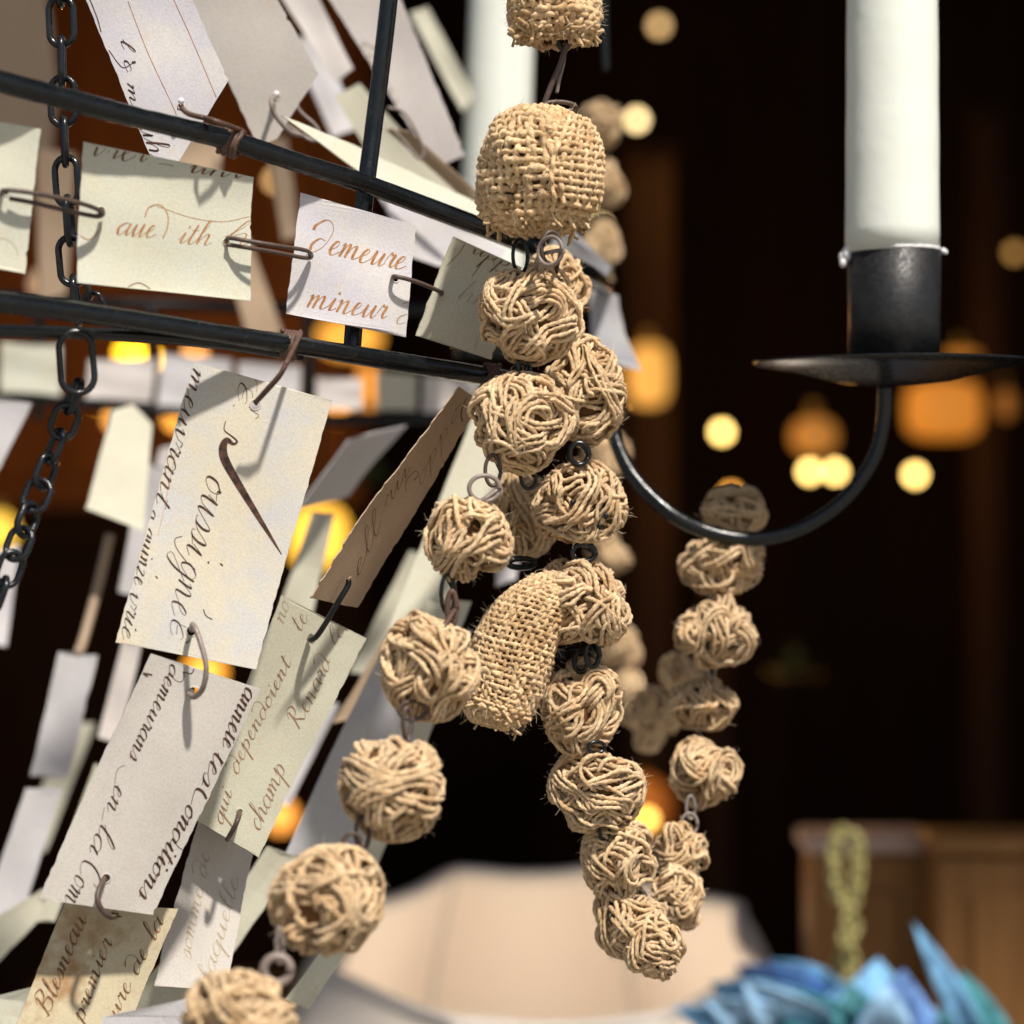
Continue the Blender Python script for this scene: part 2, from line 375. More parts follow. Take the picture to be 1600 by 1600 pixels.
def potted(px, py, Y, s, label):
    c = P(px, py, Y); t = thing('potted_plant', label, 'plant', c); k = K * Y; rr = random.Random(int(px))
    V, F = [], []
    for i in range(40):
        a = rr.uniform(0, 6.28); e = rr.uniform(-.1, 1.4); l = s * k * rr.uniform(.5, 1)
        d = Vector((math.cos(a) * math.cos(e), math.sin(a) * math.cos(e), math.sin(e))); sd_ = d.cross(Vector((0, 0, 1))).normalized() * l * .16
        b = len(V); V += [c + d * l * .2, c + d * l * .6 + sd_, c + d * l, c + d * l * .6 - sd_]; F.append((b, b + 1, b + 2, b + 3))
    mk('leaves', [list(v) for v in V], F, M_LEAF, t, c)
    lathe('pot', [(s * k * .3, 0), (s * k * .24, -s * k * .5), (.002, -s * k * .5)], c, M_WALL, t, 20)
potted(1238, 1060, 3.6, 60, 'dark green houseplant lost in the gloom at the right')
potted(585, 760, 2.4, 50, 'green houseplant glimpsed behind the narrow brown tag')
potted(962, 700, 2.2, 40, 'dull green houseplant behind the candle arm root')

# lampshade seen from above at the bottom
def big_shade():
    c = P(850, 1478, 1.6); t = thing('fabric_lampshade', 'large peach fabric lampshade with pale scalloped rim', 'lampshade', c)
    ms = mat('peach_shade_fabric', (.80, .70, .60), .8); mt = mat('pale_shade_trim', (.60, .55, .50), .8)
    wv = noise(ms, objvec(ms), 700, 2); bump(ms, wv, .3, .0004)
    bsdf(ms).inputs['Subsurface Weight'].default_value = 0.0
    n = 192; RX, RYd = .150, .19; V, F = [], []; rows = 12
    rim = []
    def rad(a):
        ph = (a / (2 * math.pi) * 8 + .45) % 1.0
        return math.cos(math.pi / 8) / math.cos((ph - .5) * math.pi / 4) - .045 * math.sin(math.pi * ph)
    for j in range(rows + 1):
        f = j / rows; fl = 1 + .55 * (1 - (1 - f) ** 2) * .8
        for i in range(n):
            a = 2 * math.pi * i / n; s = rad(a)
            lift = .004 * abs(math.cos(4 * (a - R(24.75)))) ** 3 * (1 - f)
            V.append((c.x + RX * s * fl * math.cos(a), c.y + RYd * s * fl * math.sin(a), c.z + .02 * math.sin(a) + lift - .20 * f))
    V = np.array(V)
    F = [(j * n + i, j * n + (i + 1) % n, (j + 1) * n + (i + 1) % n, (j + 1) * n + i) for j in range(rows) for i in range(n)]
    o = mk('shade_fabric', V, np.array(F), ms, t, c)
    so_ = o.modifiers.new('thick', 'SOLIDIFY'); so_.thickness = .0015
    v, f, a = tube(V[:n], .0048, 8, closed=True); mk('rim_trim', v, f, mt, t, c)
    for k in range(8):
        i = int(((k - .45) / 8 % 1) * n)
        v, f, a = tube(V[[j * n + i for j in range(rows + 1)]], .0026, 6); mk('seam', v, f, mt, t, c)
    return c
bc = big_shade()
lamp(860, 1720, 1.62, .72, (1, .86, .70), .03)
t = thing('light_bulb', 'warm bulb inside the peach lampshade', 'light bulb', P(850, 1880, 1.6)); lathe('glass_globe', uvs(.028), t.location, E_BULB2, t, 20)
lathe('bulb_cap', [(.012, -.026), (.012, -.05), (.001, -.052)], t.location, M_BRASS, t, 14)

ZT = bc.z - .205
# wooden boxes and brass chain at the lower right
M_BOX = wood_material('brown_chest_wood', (.17, .075, .022), (.27, .13, .045), 9, .45)
M_BOXTOP = wood_material('lighter_chest_edge', (.36, .25, .20), (.46, .33, .27), 9, .5)
def chest(xl, xr, top, Y, label, lid):
    a, b = P(xl, top, Y), P(xr, top, Y)
    t = thing('wooden_chest', label, 'chest', ((a.x + b.x) / 2, Y, ZT))
    box('chest_body', (a.x, Y, ZT + .001), (b.x, Y + .05, a.z - .012), M_BOX, t, bev=.003)
    box('lid', (a.x - .004, Y - .004, a.z - .011), (b.x + .004, Y + .054, a.z), lid, t, bev=.003)
    box('front_panel', (a.x + .02, Y - .003, ZT + .02), (b.x - .02, Y + .001, a.z - .035), M_BOX, t, bev=.001)
chest(1268, 1448, 1306, 1.5, 'dark brown wooden chest behind the brass chain', M_BOXTOP)
chest(1466, 1760, 1308, 1.45, 'lighter brown wooden chest at the right edge', M_BOX)
tb = thing('display_table', 'dark wooden table carrying the chests and lampshade', 'table', (.3, 2.0, 0))
zt = ZT
box('tabletop', (-.5, 1.2, zt - .03), (1.2, 2.6, zt), M_WALL, tb, bev=.003)
for xx in (-.45, 1.15):
    for yy in (1.25, 2.5): box('leg', (xx - .025, yy, 0.0), (xx + .025, yy + .05, zt - .03), M_WALL, tb, bev=.003)

# blue paper flower
def flower():
    c = P(1330, 1600, 1.3); t = thing('blue_flower', 'blue and teal artificial flower with long pointed petals', 'flower', c)
    ms = [mat('blue_petal', (.16, .36, .58), .7, spec=.2), mat('light_blue_petal', (.30, .50, .72), .7, spec=.2), mat('teal_petal', (.05, .19, .22), .7, spec=.2), mat('indigo_petal', (.12, .24, .52), .7, spec=.2)]
    for mm in ms:
        base = tuple(bsdf(mm).inputs['Base Color'].default_value)[:3]
        L(mm, ramp(mm, noise(mm, objvec(mm), 80, 3), [(.36, tuple(x * .5 for x in base)), (.6, tuple(min(1, x * 1.3) for x in base))]), bsdf(mm).inputs['Base Color'])
    def petal(a, b, wid, m_, dy, curl=.02):
        A, B = P(*a, 1.3), P(*b, 1.3 + dy); d = B - A; s = d.cross(Vector((0, 1, .4))).normalized(); V = []
        n = 12
        for i in range(n + 1):
            f = i / n; wv = wid * 1.35 * K * 1.3 * (math.sin(math.pi * min(1, f * .9 + .12)) ** .8) * .5
            p = A + d * f + Vector((0, -curl * math.sin(math.pi * f), 0))
            for q in (-1, -.5, 0, .5, 1): V.append(list(p + s * wv * q + Vector((0, abs(q) * wv * -.5, 0))))
        F = [(i * 5 + j, i * 5 + j + 1, i * 5 + j + 6, i * 5 + j + 5) for i in range(n) for j in range(4)]
        o = mk('petal', V, np.array(F), ms[m_], t, c); x = o.modifiers.new('thick', 'SOLIDIFY'); x.thickness = .0008
    rr = random.Random(2)
    L_ = [((1300, 1600), (1052, 1560), 70, 0, -.02), ((1300, 1585), (1110, 1520), 84, 0, .02), ((1300, 1580), (1150, 1494), 90, 3, .04), ((1310, 1580), (1205, 1486), 90, 0, .03), ((1300, 1610), (1100, 1545), 80, 1, -.05), ((1290, 1610), (1160, 1515), 74, 1, -.06),
        ((1320, 1600), (1262, 1500), 86, 0, .0), ((1310, 1620), (1230, 1530), 90, 2, -.02), ((1340, 1640), (1372, 1482), 110, 0, .0), ((1360, 1660), (1412, 1500), 100, 3, -.03), ((1350, 1650), (1385, 1520), 70, 1, -.05), ((1330, 1640), (1330, 1520), 70, 2, -.03),
        ((1440, 1650), (1455, 1560), 70, 0, .0), ((1536, 1660), (1426, 1440), 34, 0, -.01), ((1560, 1660), (1500, 1500), 50, 2, .02), ((1500, 1660), (1480, 1545), 70, 2, .0), ((1240, 1650), (1090, 1600), 80, 2, -.03), ((1300, 1660), (1180, 1575), 90, 2, -.05), ((1400, 1660), (1440, 1540), 70, 2, .02)]
    for a, b, w_, m_, dy in L_:
        if w_ > 40: a, b = (a[0], a[1] + 14), (b[0], b[1] + 14)
        petal(a, b, w_, m_, dy)
    wire('stem', [c, c + Vector((.0, .05, -.10)), Vector((c.x + .01, c.y + .1, zt))], .004, M_LEAF, t)
flower()

# brass chain strand hanging in front of the chest
def link_mesh(L_, W_, r, seg=28, sides=8):
    pts = []
    s = (L_ - W_) / 2
    for i in range(seg):
        a = 2 * math.pi * i / seg; x = math.cos(a) * W_ / 2; z = math.sin(a) * W_ / 2
        pts.append((x, 0, z + (s if z > 0 else -s)))
    return tube(np.array(pts), r, sides, closed=True)
def chain(path, L_, W_, r, m, label, name='hanging_chain', jit=.25, rolls=(20, 110)):
    p = smooth_path(path, 40); s = np.concatenate([[0], np.cumsum(np.linalg.norm(np.diff(p, axis=0), axis=1))])
    t = thing(name, label, 'chain', Vector(p[0]))
    v, f, a = link_mesh(L_, W_, r); base = None
    pitch = L_ - 2.2 * r; k = 0; q = pitch / 2; rr = random.Random(3)
    while q < s[-1]:
        c = np.array([np.interp(q, s, p[:, i]) for i in range(3)]); c2 = np.array([np.interp(min(q + .002, s[-1]), s, p[:, i]) for i in range(3)]); c1 = np.array([np.interp(max(q - .002, 0), s, p[:, i]) for i in range(3)])
        d = Vector(c1 - c2).normalized()
        if base is None:
            base = mk('chain_link', v, f, m, t, (0, 0, 0)); o = base
        else:
            o = base.copy(); col.objects.link(o); o.parent = t
        quat = d.to_track_quat('Z', 'Y')
        roll = R(rolls[k % 2] + rr.uniform(-1, 1) * jit * 40)
        o.location = Vector(c) - t.location; o.rotation_mode = 'QUATERNION'
        from mathutils import Quaternion
        o.rotation_quaternion = quat @ Quaternion((0, 0, 1), roll)
        k += 1; q += pitch
    return t
kb = K * 1.36
chain([P(1318, 1420, 1.36), P(1304, 1380, 1.36), P(1304, 1330, 1.36), P(1312, 1302, 1.36), P(1328, 1300, 1.36), P(1340, 1330, 1.36), P(1338, 1385, 1.36), P(1326, 1425, 1.36), P(1318, 1460, 1.36), P(1330, 1500, 1.36), P(1322, 1550, 1.36)], 25 * kb, 19 * kb, 4.0 * kb, mat('yellowed_brass', (.34, .30, .11), .5, 0), 'yellow brass chain looped in front of the dark chest', 'brass_chain', 1)
chain([P(1330, 1425, 1.37), P(1334, 1460, 1.37), P(1314, 1500, 1.37), P(1312, 1530, 1.37)], 25 * kb, 19 * kb, 4.0 * kb, bpy.data.materials['yellowed_brass'], 'short tail of brass chain beside the looped one', 'brass_chain', 1)

# ------------------------------------------------------------------ the iron chandelier
ch = thing('chandelier', 'black iron hoop chandelier with curved candle arm', 'chandelier', P(500, 400, 1.0))
def ptz(l): return [list(P(*q)) for q in l]
def noisy(p, amp, seed):
    g = np.random.RandomState(seed); n = len(p); k = np.convolve(g.randn(n + 20), np.ones(9) / 9, 'same')[10:-10]
    return 1 + amp * k
up_pts = [(-420, 40, .66), (-200, 66, .645), (0, 127, .665), (90, 151, .677), (179, 175, .688), (270, 197, .70), (358, 219, .713), (450, 249, .727), (540, 277, .741), (600, 298, .752), (780, 366, .79), (870, 405, .83), (930, 434, .90), (945, 462, 1.02), (880, 480, 1.14), (700, 484, 1.22), (400, 480, 1.26), (50, 466, 1.22), (-250, 430, 1.1), (-500, 330, .92), (-560, 160, .76)]
lo_pts = [(-420, 452, .66), (-200, 456, .645), (0, 472, .665), (180, 496, .69), (380, 527, .716), (550, 554, .745), (770, 590, .787), (870, 606, .83), (950, 622, .90), (970, 640, 1.02), (880, 650, 1.14), (700, 655, 1.22), (400, 652, 1.26), (50, 622, 1.22), (-250, 590, 1.1), (-500, 540, .92), (-560, 490, .76)]
for nm, pts_, r_, sd_ in (('upper_hoop', up_pts, .00300, 1), ('lower_hoop', lo_pts, .00300, 2)):
    q = ptz(pts_); p = smooth_path(q + [q[0]], 14)[:-1]
    v, f, a = tube(p, r_ * noisy(p, .10, sd_), 16, closed=True); mk(nm, v, f, M_IRON, ch, ch.location)
wire('cross_rod', ptz([(-120, 516, .66), (60, 518, .685), (200, 524, .70), (330, 535, .712), (470, 556, .733)]), .0018, M_IRON, ch, 12)
wire('upright_rod', ptz([(612, -40, .762), (601, 60, .762), (585, 190, .762), (571, 300, .758), (560, 420, .757), (549, 560, .751)]), .0028, M_IRON, ch, 14)
for x_ in (482, 235, 60): wire('upright_rod', ptz([(x_, 478, 1.25), (x_, 655, 1.25)]), .0028, M_IRON, ch, 10)
# arm with cup
arm = wire('candle_arm', ptz([(925, 600, .87), (948, 630, .855), (962, 688, .85), (990, 745, .845), (1045, 800, .84), (1110, 832, .84), (1180, 842, .84), (1250, 826, .84), (1315, 784, .84), (1360, 726, .84), (1379, 670, .84), (1383, 600, .84)]), .0026, M_IRON, ch, 14)
cc = P(1398, 574, .84); ka = K * .84
lathe('drip_plate', [(.0005, -27 * ka * 1.0), (30 * ka, -29 * ka), (90 * ka, -22 * ka), (160 * ka, -5 * ka), (218 * ka, 5 * ka), (221 * ka, 8 * ka), (214 * ka, 8 * ka), (150 * ka, 1 * ka), (.0005, -2 * ka)], cc, M_IRON, ch, 72)
ct = P(1397, 560, .84); M_CUP = iron_material('matte_black_cup', (.006, .006, .0065), .45)
lathe('candle_cup', [(60 * ka, 0), (72 * ka, 3 * ka), (71 * ka, 60 * ka), (73 * ka, 168 * ka), (70 * ka, 169 * ka), (67 * ka, 120 * ka), (66 * ka, 30 * ka)], ct, M_CUP, ch, 56)
M_WAX = mat('ivory_wax', (.76, .79, .72), .5); b_ = bsdf(M_WAX)
b_.inputs['Subsurface Weight'].default_value = .35; b_.inputs['Subsurface Radius'].default_value = (.006, .005, .003); b_.inputs['Subsurface Scale'].default_value = 1
bump(M_WAX, noise(M_WAX, objvec(M_WAX), 60, 3), .25, .002)
M_DRIP = mat('pale_wax_drips', (.80, .78, .80), .5)
def candle(px, ybot, ytop, Y, wpx, label, lean=0):
    k = K * Y; b = P(px, ybot, Y); n = 14; rr = wpx * k / 2
    t = thing('candle', label, 'candle', b, 'ivory candles of the chandelier')
    H = (ybot - ytop) * k; prof = [(.0005, 0), (rr, 0)] + [(rr * (1 - .045 * i / n + .004 * math.sin(i * 1.7)), H * i / n) for i in range(1, n + 1)] + [(rr * .7, H + .002), (.0005, H + .001)]
    til = Matrix.Rotation(lean, 3, 'Y') if lean else None
    lathe('wax_body', prof, b, M_WAX, t, 48, axis_tilt=til)
    top = (til @ Vector((0, 0, H)) if til else Vector((0, 0, H))) + b
    wire('wick', [top, top + Vector((.001, 0, .008))], .0007, M_IRON, t)
    return t, b, k
t, b, k = candle(1394, 396, -140, .84, 146, 'ivory candle standing in the black cup at the right')
g = random.Random(5)
ringp = []
for i in range(60):
    a = 2 * math.pi * i / 60; ringp.append(P(1397, 560, .84) + Vector((math.cos(a) * 71.5 * k, math.sin(a) * 71.5 * k, (168.5 + g.uniform(-.6, .6)) * k)))
v, f, a_ = tube(np.array([list(q) for q in ringp]), np.array([0.0004 + .0002 * g.random() for _ in ringp]), 8, closed=True); mk('wax_rim', v, f, M_DRIP, t, t.location)
for dx, dz, rr_ in ((-79, 158, 8), (-81, 148, 6), (-70, 166, 8), (-76, 166, 6), (-74, 160, 7), (-78, 153, 5), (-72, 170, 6), (-62, 170, 5), (76, 167, 4), (79, 165, 3)):
    q = P(1397, 560, .84) + Vector((dx * k, -.003 * g.random(), dz * k)); lathe('wax_drip', uvs(rr_ * k, rr_ * k * 1.3, rings=8), q, M_DRIP, t, 12, origin=t.location)
candle(765, 520, -120, 1.12, 108, 'second ivory candle behind the woven jute bead', R(2.2))
k12 = K * 1.12
lathe('candle_cup', [(50 * k12, 0), (54 * k12, 3 * k12), (55 * k12, 60 * k12), (50 * k12, 60 * k12)], P(765, 560, 1.12), M_IRON, ch, 40)
wire('upright_rod', ptz([(826, -60, 1.13), (822, 120, 1.13), (818, 484, 1.17)]), .003, M_IRON, ch, 10)
wire('support_chain_rod', ptz([(945, -40, 1.0), (946, 60, 1.0), (948, 110, 1.0)]), .0013, M_IRON, ch, 8)

# binding coils of wire round the hoops
def coil(cpx, cpy, Y, ang, rpx, turns, wpx, m, label, tail=None, wr=.0008):
    c = P(cpx, cpy, Y); k = K * Y; ax = Vector((math.cos(ang), 0, -math.sin(ang))).normalized(); u = ax.cross(Vector((0, 1, 0))).normalized(); v_ = Vector((0, 1, 0)); g = random.Random(int(cpx))
    pts = []
    n = 14 * turns
    for i in range(n + 1):
        a = 2 * math.pi * i / 14; s = (i / n - .5) * wpx * k + g.uniform(-.6, .6) * k * 3
        rr_ = (rpx + 1.5 * math.sin(i * .9)) * k
        pts.append(list(c + ax * s + u * math.cos(a) * rr_ + v_ * math.sin(a) * rr_))
    if tail: pts += ptz(tail)
    p = smooth_path(pts, 3); t = tag(wire('binding_wire', p, wr, m, sides=8, smooth=False), label, 'wire')
    return t
SL = math.atan2(250, 780)
coil(360, 221, .714, SL, 21, 5, 30, M_RUST, 'rusty wire coil wound round the upper hoop', [(340, 190, .70), (318, 184, .705), (295, 178, .70), (283, 168, .70)])
coil(452, 539, .7285, math.atan2(60, 400), 20, 5, 26, M_RUST, 'rusty wire coil on the lower hoop above the flourished tag', [(448, 566, .71), (436, 588, .71), (415, 612, .711), (398, 630, .712)])
coil(766, 590, .785, math.atan2(60, 400), 19, 4, 20, M_RUST, 'rusty wire coil on the lower hoop beside a jute ball', [(752, 605, .77), (738, 628, .77), (728, 640, .765)])
wire_o = tag(wire('binding_wire', ptz([(447, 566, .709), (441, 578, .7085), (430, 592, .7085), (420, 603, .709), (404, 622, .711), (400, 632, .713)]), .0005, M_RUST, sides=6), 'second twisted wire strand holding the flourished tag', 'wire')

# ------------------------------------------------------------------ black chains at the left
k7 = K * .72
chain([P(92, -60, .735), P(96, 40, .735), P(98, 150, .735), P(103, 260, .735), P(112, 400, .735), P(122, 500, .735)], 76 * k7, 41 * k7, 5.6 * k7, M_CHAIN, 'black iron chain hanging past the left end of the hoops', jit=.3, rolls=(10, 80))
chain([P(122, 600, .70), P(104, 650, .70), P(78, 720, .70), P(48, 800, .695), P(22, 870, .69), P(-10, 960, .69)], 52 * k7, 36 * k7, 5.2 * k7, M_CHAIN, 'black iron chain slanting down from the ring on the lower rod', jit=.3, rolls=(35, 105))
chain([P(128, 425, .76), P(140, 460, .76), P(150, 480, .76)], 50 * k7, 30 * k7, 4 * k7, M_CHAIN, 'short end of black chain between the card and lower hoop', jit=.3, rolls=(10, 80))
v, f, a = link_mesh(96 * K * .69, 52 * K * .69, 5.4 * K * .69); rg = mk('iron_ring', v, f, M_CHAIN, None, (0, 0, 0)); rg.location = P(120, 566, .69); rg.rotation_euler = (0, R(-4), R(20))
tag(rg, 'black iron ring hooked over the thin lower rod', 'ring')

# ------------------------------------------------------------------ cursive pen strokes
G = {
 'a': (1.12, [[(.82, .82), (.5, 1.0), (.12, .62), (.16, .1), (.42, 0), (.74, .42), (.86, .98), (.8, .35), (.92, 0), (1.18, .32)]]),
 'b': (.95, [[(0, .3), (.35, 1.2), (.5, 2.0), (.32, 2.1), (.22, 1.2), (.22, .3), (.42, 0), (.75, .3), (.7, .85), (.95, .8)]]),
 'c': (.82, [[(.7, .8), (.5, 1.0), (.15, .65), (.18, .12), (.45, 0), (.88, .35)]]),
 'd': (1.15, [[(.8, .75), (.45, .95), (.1, .55), (.15, .08), (.45, 0), (.8, .5), (.88, 1.3), (.6, 1.95), (.1, 2.1), (-.3, 1.8)], [(.85, .9), (.86, .3), (1.2, .32)]]),
 'e': (.85, [[(0, .3), (.45, .6), (.55, .92), (.36, 1.0), (.16, .6), (.22, .1), (.46, 0), (.9, .35)]]),
 'f': (.7, [[(0, .3), (.4, 1.2), (.6, 2.0), (.42, 2.1), (.3, 1.2), (.15, -.6), (0, -.95)], [(.05, .9), (.6, .95)]]),
 'g': (1.1, [[(.82, .8), (.48, 1.0), (.12, .6), (.18, .1), (.44, .02), (.8, .6), (.86, .95), (.75, -.3), (.4, -1.0), (.05, -.8), (.5, -.2), (1.15, .35)]]),
 'h': (1.15, [[(0, .3), (.38, 1.3), (.5, 2.0), (.34, 2.1), (.22, 1.1), (.18, 0), (.35, .6), (.62, 1.0), (.8, .8), (.78, .15), (.92, 0), (1.2, .3)]]),
 'i': (.6, [[(0, .3), (.25, .98), (.2, .2), (.34, 0), (.65, .32)], [(.33, 1.45), (.38, 1.5), (.35, 1.38)]]),
 'k': (1.0, [[(0, .3), (.35, 1.6), (.4, 2.0), (.2, 1.2), (.15, 0)], [(.7, .95), (.25, .5), (.7, .05), (1.05, .3)]]),
 'l': (.62, [[(0, .3), (.38, 1.3), (.48, 2.0), (.32, 2.15), (.2, 1.3), (.2, .2), (.36, 0), (.68, .32)]]),
 'm': (1.62, [[(0, .8), (.18, .98), (.2, .5), (.15, 0), (.3, .7), (.5, 1.0), (.62, .8), (.6, 0), (.75, .7), (.98, 1.0), (1.1, .8), (1.1, .15), (1.25, 0), (1.65, .32)]]),
 'n': (1.15, [[(0, .8), (.18, .98), (.2, .5), (.15, 0), (.32, .7), (.58, 1.0), (.7, .8), (.68, .15), (.82, 0), (1.18, .32)]]),
 'o': (.95, [[(.5, 1.0), (.14, .7), (.14, .15), (.42, 0), (.74, .35), (.7, .85), (.5, 1.0), (.6, .85), (1.0, .85)]]),
 'p': (1.08, [[(0, .6), (.25, 1.2), (.2, .2), (.1, -1.1)], [(.15, .3), (.5, 1.0), (.82, .75), (.75, .2), (.45, 0), (.3, .12)]]),
 'q': (1.05, [[(.8, .8), (.45, 1.0), (.1, .55), (.2, .05), (.5, .1), (.82, .95), (.75, 0), (.65, -1.2)], [(.65, -.2), (1.05, .35)]]),
 'r': (.8, [[(0, .35), (.2, 1.05), (.35, .9), (.55, .95), (.5, .3), (.6, 0), (.85, .32)]]),
 's': (.75, [[(0, .3), (.4, 1.0), (.55, .6), (.45, .1), (.15, 0), (.1, .15)], [(.45, .1), (.8, .32)]]),
 't': (.66, [[(0, .3), (.3, 1.1), (.36, 1.65), (.25, .9), (.22, .15), (.38, 0), (.7, .32)], [(.05, 1.15), (.6, 1.25)]]),
 'u': (1.12, [[(0, .3), (.2, .98), (.18, .3), (.3, 0), (.55, .2), (.78, .98), (.76, .2), (.9, 0), (1.15, .32)]]),
 'v': (.95, [[(0, .7), (.18, 1.0), (.25, .3), (.4, 0), (.7, .5), (.72, 1.0), (1.0, .9)]]),
 'x': (.9, [[(0, .8), (.25, .95), (.5, .1), (.85, .2)], [(.75, .98), (.1, 0)]]),
 'z': (.9, [[(.1, .85), (.4, 1.0), (.6, .8), (.1, .05), (.5, .1), (.9, .2)]]),
 'B': (1.5, [[(.45, 2.0), (.35, 1.0), (.2, 0), (0, .2)], [(.1, 1.6), (.5, 2.2), (1.1, 2.0), (.95, 1.3), (.5, 1.1), (1.15, .9), (1.2, .2), (.7, -.05), (.4, .2)]]),
 'C': (1.5, [[(1.15, 1.7), (1.2, 2.1), (.8, 2.3), (.2, 1.6), (0, .7), (.3, .05), (.8, 0), (1.4, .35)]]),
 'D': (1.4, [[(.85, .9), (.35, 1.0), (.0, .5), (.15, .05), (.5, 0), (.95, .6), (1.05, 1.5), (.7, 2.2), (.1, 2.3), (-.4, 1.9), (-.45, 1.6), (-.3, 1.6)]]),
 'R': (1.6, [[(.4, 2.0), (.35, 1.0), (.15, 0)], [(0, 1.6), (.4, 2.2), (1.0, 2.0), (.9, 1.3), (.45, 1.1), (.9, .3), (1.2, 0), (1.6, .4)]]),
 '1': (.6, [[(.1, .7), (.35, 1.2), (.3, .5), (.2, 0)]]),
 '&': (1.2, [[(.9, .9), (.7, 1.0), (.3, .6), (.3, .1), (.7, 0), (1.0, .3)], [(.8, .55), (.35, .5)], [(.3, .6), (.2, 1.2), (.6, 1.5), (.9, 1.3)]]),
 '-': (1.3, [[(.1, .45), (.6, .5), (1.2, .45)]]),
 '.': (.4, [[(.1, .0), (.16, .06), (.12, -.06)]]),
 ',': (.4, [[(.15, .1), (.15, -.1), (.0, -.3)]]),
 "'": (.4, [[(.2, 1.6), (.25, 1.4), (.15, 1.3)]]),
 ' ': (.8, []),
}
def text_strokes(s, start, end, xh, slant=.32, jit=.05, seed=1):
    g = random.Random(seed); adv = 0; st = []
    for chh in s:
        a, ss = G.get(chh, G['.'])
        for q in ss: st.append([(adv + x + g.uniform(-jit, jit) * .5, y + g.uniform(-jit, jit)) for x, y in q])
        adv += a * g.uniform(.96, 1.05)
    sx = math.hypot(end[0] - start[0], end[1] - start[1]) / max(adv, .1) * .92
    d = ((end[0] - start[0]), (end[1] - start[1])); ln = math.hypot(*d); d = (d[0] / ln, d[1] / ln); u = (d[1], -d[0])
    out = []
    for q in st:
        o = []
        for x, y in q:
            X = (x + y * slant) * sx; Yp = y * xh + .06 * xh * math.sin(x * .7 + seed)
            o.append((start[0] + d[0] * X + u[0] * Yp, start[1] + d[1] * X + u[1] * Yp))
        out.append((o, u))
    return out

